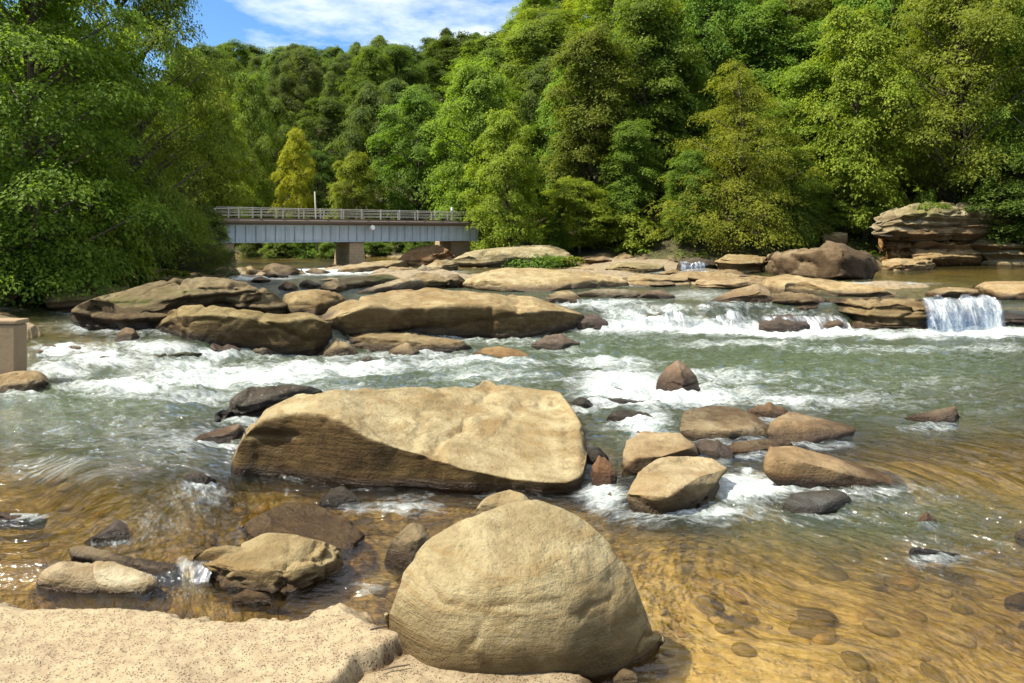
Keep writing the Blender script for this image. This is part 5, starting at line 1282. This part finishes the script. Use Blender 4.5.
# beyond the bridge
tree(418, 82, 92, 44, 'round', GREEN, 'rounded mid-green tree standing beyond the bridge railing', var=2)
tree(372, 88, 84, 34, 'round', BLUEG, 'grey-green tree behind the left shoulder of the rounded one')
tree(256, 84, 74, 32, 'round', FRESH, 'tall light green tree near the left end of the bridge', var=1)
tree(297, 80, 130, 22, 'round', (0.33, 0.37, 0.03), 'small golden-yellow tree beyond the bridge', var=0)
tree(352, 78, 152, 30, 'round', LIME, 'low yellow-green tree right of the utility pole', var=0)
tree(318, 84, 150, 26, 'round', DEEP, 'dark tree between the golden tree and the utility pole')
tree(232, 76, 120, 28, 'round', LIME, 'sunlit yellow-green tree by the left bridge end')
tree(455, 88, 100, 34, 'round', DEEP, 'shaded tree right of the rounded mid-green one')
tree(278, 96, 100, 30, 'round', GREEN, 'green tree behind the golden-yellow one')
# left bank
tree(28, 25, -100, 150, 'near', (0.115, 0.165, 0.022), 'huge leafy tree hanging over the left bank', var=0, rot=0.6)
tree(118, 31, -120, 100, 'near', (0.120, 0.155, 0.024), 'tall open-crowned tree with branches against the sky on the left', var=1, rot=2.0)
tree(158, 37, 92, 66, 'nearcone', (0.060, 0.092, 0.020), 'dense dark hemlock beside the left bridge abutment', 'hemlock_tree', rot=1.0)
tree(-110, 30, -170, 150, 'near', GREEN, 'leafy tree mostly beyond the left frame edge', var=1, rot=4.0)
tree(205, 58, 60, 44, 'round', LIME, 'lighter tree glowing behind the dark hemlock', var=2)
tree(104, 26.5, 208, 42, 'shrub', FRESH, 'leafy spray of bright green reaching over the left channel', 'shrub', 'shrub')
tree(22, 25.5, 205, 56, 'shrub', GREEN, 'drooping green shrub at the water edge on the far left', 'shrub', 'shrub')
tree(66, 27, 226, 30, 'shrub', GREEN, 'shrub between the two leafy sprays of the left bank', 'shrub', 'shrub')
tree(75, 44, 40, 70, 'round', DEEP, 'shaded dark tree between the two big left-hand trees')
tree(205, 45, 205, 34, 'round', DEEP, 'dark bush filling the foot of the hemlock by the abutment')

# hillside wood: individual trees row on row up the slopes
rnd = random.Random(5)
def wood(p0, p1, Y, step, hmin, hmax, cols, label, group):
    p = p0
    while p < p1:
        px = p + rnd.uniform(-.3, .3) * step; y = Y * rnd.uniform(.95, 1.06)
        X = (px - CX) * y / FPX; h = rnd.uniform(hmin, hmax)
        top = HOR - (gz(X, y) + h - CAM_H) * FPX / y
        tree(px, y, top, step * rnd.uniform(.62, 1.05), rnd.choice(['round', 'round', 'round', 'tall']), rnd.choice(cols), label, group=group)
        p += step
FARL = 'leafy tree in the wood on the far hill behind the bridge'; FARR = 'leafy tree in the wood on the steep right-hand hill'
cl = [GREEN, DEEP, BLUEG, BLUEG, DEEP, OLIVEG]
for Y, st in ((104, 36), (122, 32), (142, 29), (165, 27), (190, 26)):
    wood(180, 560, Y, st, 12, 17, cl, FARL, 'wood on the far hill')
for Y, st in ((70, 62), (86, 56), (102, 52), (122, 48)):
    wood(500, 1130, Y, st, 15, 21, [GREEN, LIME, OLIVEG, GREEN, FRESH], FARR, 'wood on the right-hand hill')
for Y, st in ((62, 60), (90, 50)):
    wood(-120, 200, Y, st, 13, 18, cl, 'shaded tree behind the front trees of the left bank', 'wood on the left bank')

# shrubs along the banks
def shrubs(pts, label, group, cols):
    for (px, Y, top, hw) in pts:
        tree(px, Y, top, hw, 'shrub', rnd.choice(cols), label, 'shrub', 'shrub', group)
shrubs([(258 + 24 * k + rnd.uniform(-6, 6), 69 + rnd.uniform(-2, 5), 236 + rnd.uniform(-6, 6), rnd.uniform(12, 20)) for k in range(9)], 'green shrub on the bank seen under the bridge', 'shrubs under the bridge', [DEEP, DEEP, GREEN])
shrubs([(484 + 26 * k + rnd.uniform(-8, 8), 62 - 0.035 * 26 * k + rnd.uniform(0, 3) if k < 10 else 55 + rnd.uniform(0, 2), 218 + rnd.uniform(-10, 12), rnd.uniform(14, 24)) for k in range(14)], 'leafy shrub crowding the foot of the right bank trees', 'shrubs of the right bank', [GREEN, LIME, DEEP])
shrubs([(930, 56.5, 190, 20), (985, 57, 180, 34)], 'shrub sprouting on top of the right bank cliff', 'shrubs on the cliff', [LIME, GREEN])
shrubs([(1050, 55.5, 196, 34), (1018, 55.5, 200, 24)], 'dark shrub hanging over the long right bank shelf', 'shrubs over the shelf', [DEEP])

# green creeper on the far hump and grass tufts
def leafy_patch(label, name, cat, X0, Y0, z0, rx, ry, rz, n, size, color, seed, up=.9):
    rng = np.random.default_rng(seed)
    a = rng.uniform(0, 2 * pi, n); r = np.sqrt(rng.uniform(0, 1, n))
    cen = np.stack([np.cos(a) * r * rx, np.sin(a) * r * ry, rng.uniform(0, 1, n) * rz * (1 - r * .6)], -1)
    v, tone = leaves(cen, np.full(n, rx * .22), 26, size, rng, up=up, thick=.3)
    o = obj(name, leaf_mesh(name, v, tone)); o.location = (X0, Y0, z0); o.color = (*color, 1)
    return tag(o, label, cat)
def on_line(px, py, Y): return (px - CX) * Y / FPX, Y, CAM_H - (py - HOR) * Y / FPX
x, y, z = on_line(540, 264, 51.5)
leafy_patch('green creeper trailing over the front of the far pale hump', 'creeper', 'creeper', x, y, z, 2.7, .8, .75, 150, .20, (0.10, 0.155, 0.022), 3)
x, y, z = on_line(572, 262, 51)
leafy_patch('yellow-green weed at the right end of the creeper', 'weed', 'weed', x, y, z, .8, .5, .7, 40, .18, (0.16, 0.18, 0.03), 4)

x, y, z = on_line(172, 275, 32.5)
leafy_patch('bright green grass tuft on the mossy rock at left', 'grass_tuft', 'grass', x, y, z + .05, .75, .35, .22, 40, .13, (0.17, 0.20, 0.03), 5, up=.3)
x, y, z = on_line(930, 208, 53.5)
leafy_patch('low green weeds growing on the slanting cliff top', 'weed', 'weed', x, y, z, 1.6, .8, .4, 60, .2, (0.14, 0.17, 0.03), 6, up=.5)
# undergrowth over the wooded banks
def undergrowth():
    rng = np.random.default_rng(9); N = 7000
    px = rng.uniform(-250, 1250, N); Y = 24 * (130 / 24) ** rng.uniform(0, 1, N)
    X = (px - CX) * Y / FPX; sd = river_sd(X, Y); k = (sd > 0.9) & (sd < 60); X, Y = X[k], Y[k]
    z = bed_z(X, Y)
    cen = np.stack([X, Y, z + rng.uniform(.05, .5, len(X))], -1)
    v, tone = leaves(cen, rng.uniform(.5, 1.1, len(X)), 20, .28, rng, outc=np.zeros((len(X), 2)))
    o = obj('undergrowth', leaf_mesh('undergrowth', v, tone)); o.color = (*GREEN, 1)
    tag(o, 'leafy ground cover under the trees of both banks', 'undergrowth', kind='stuff')
undergrowth()
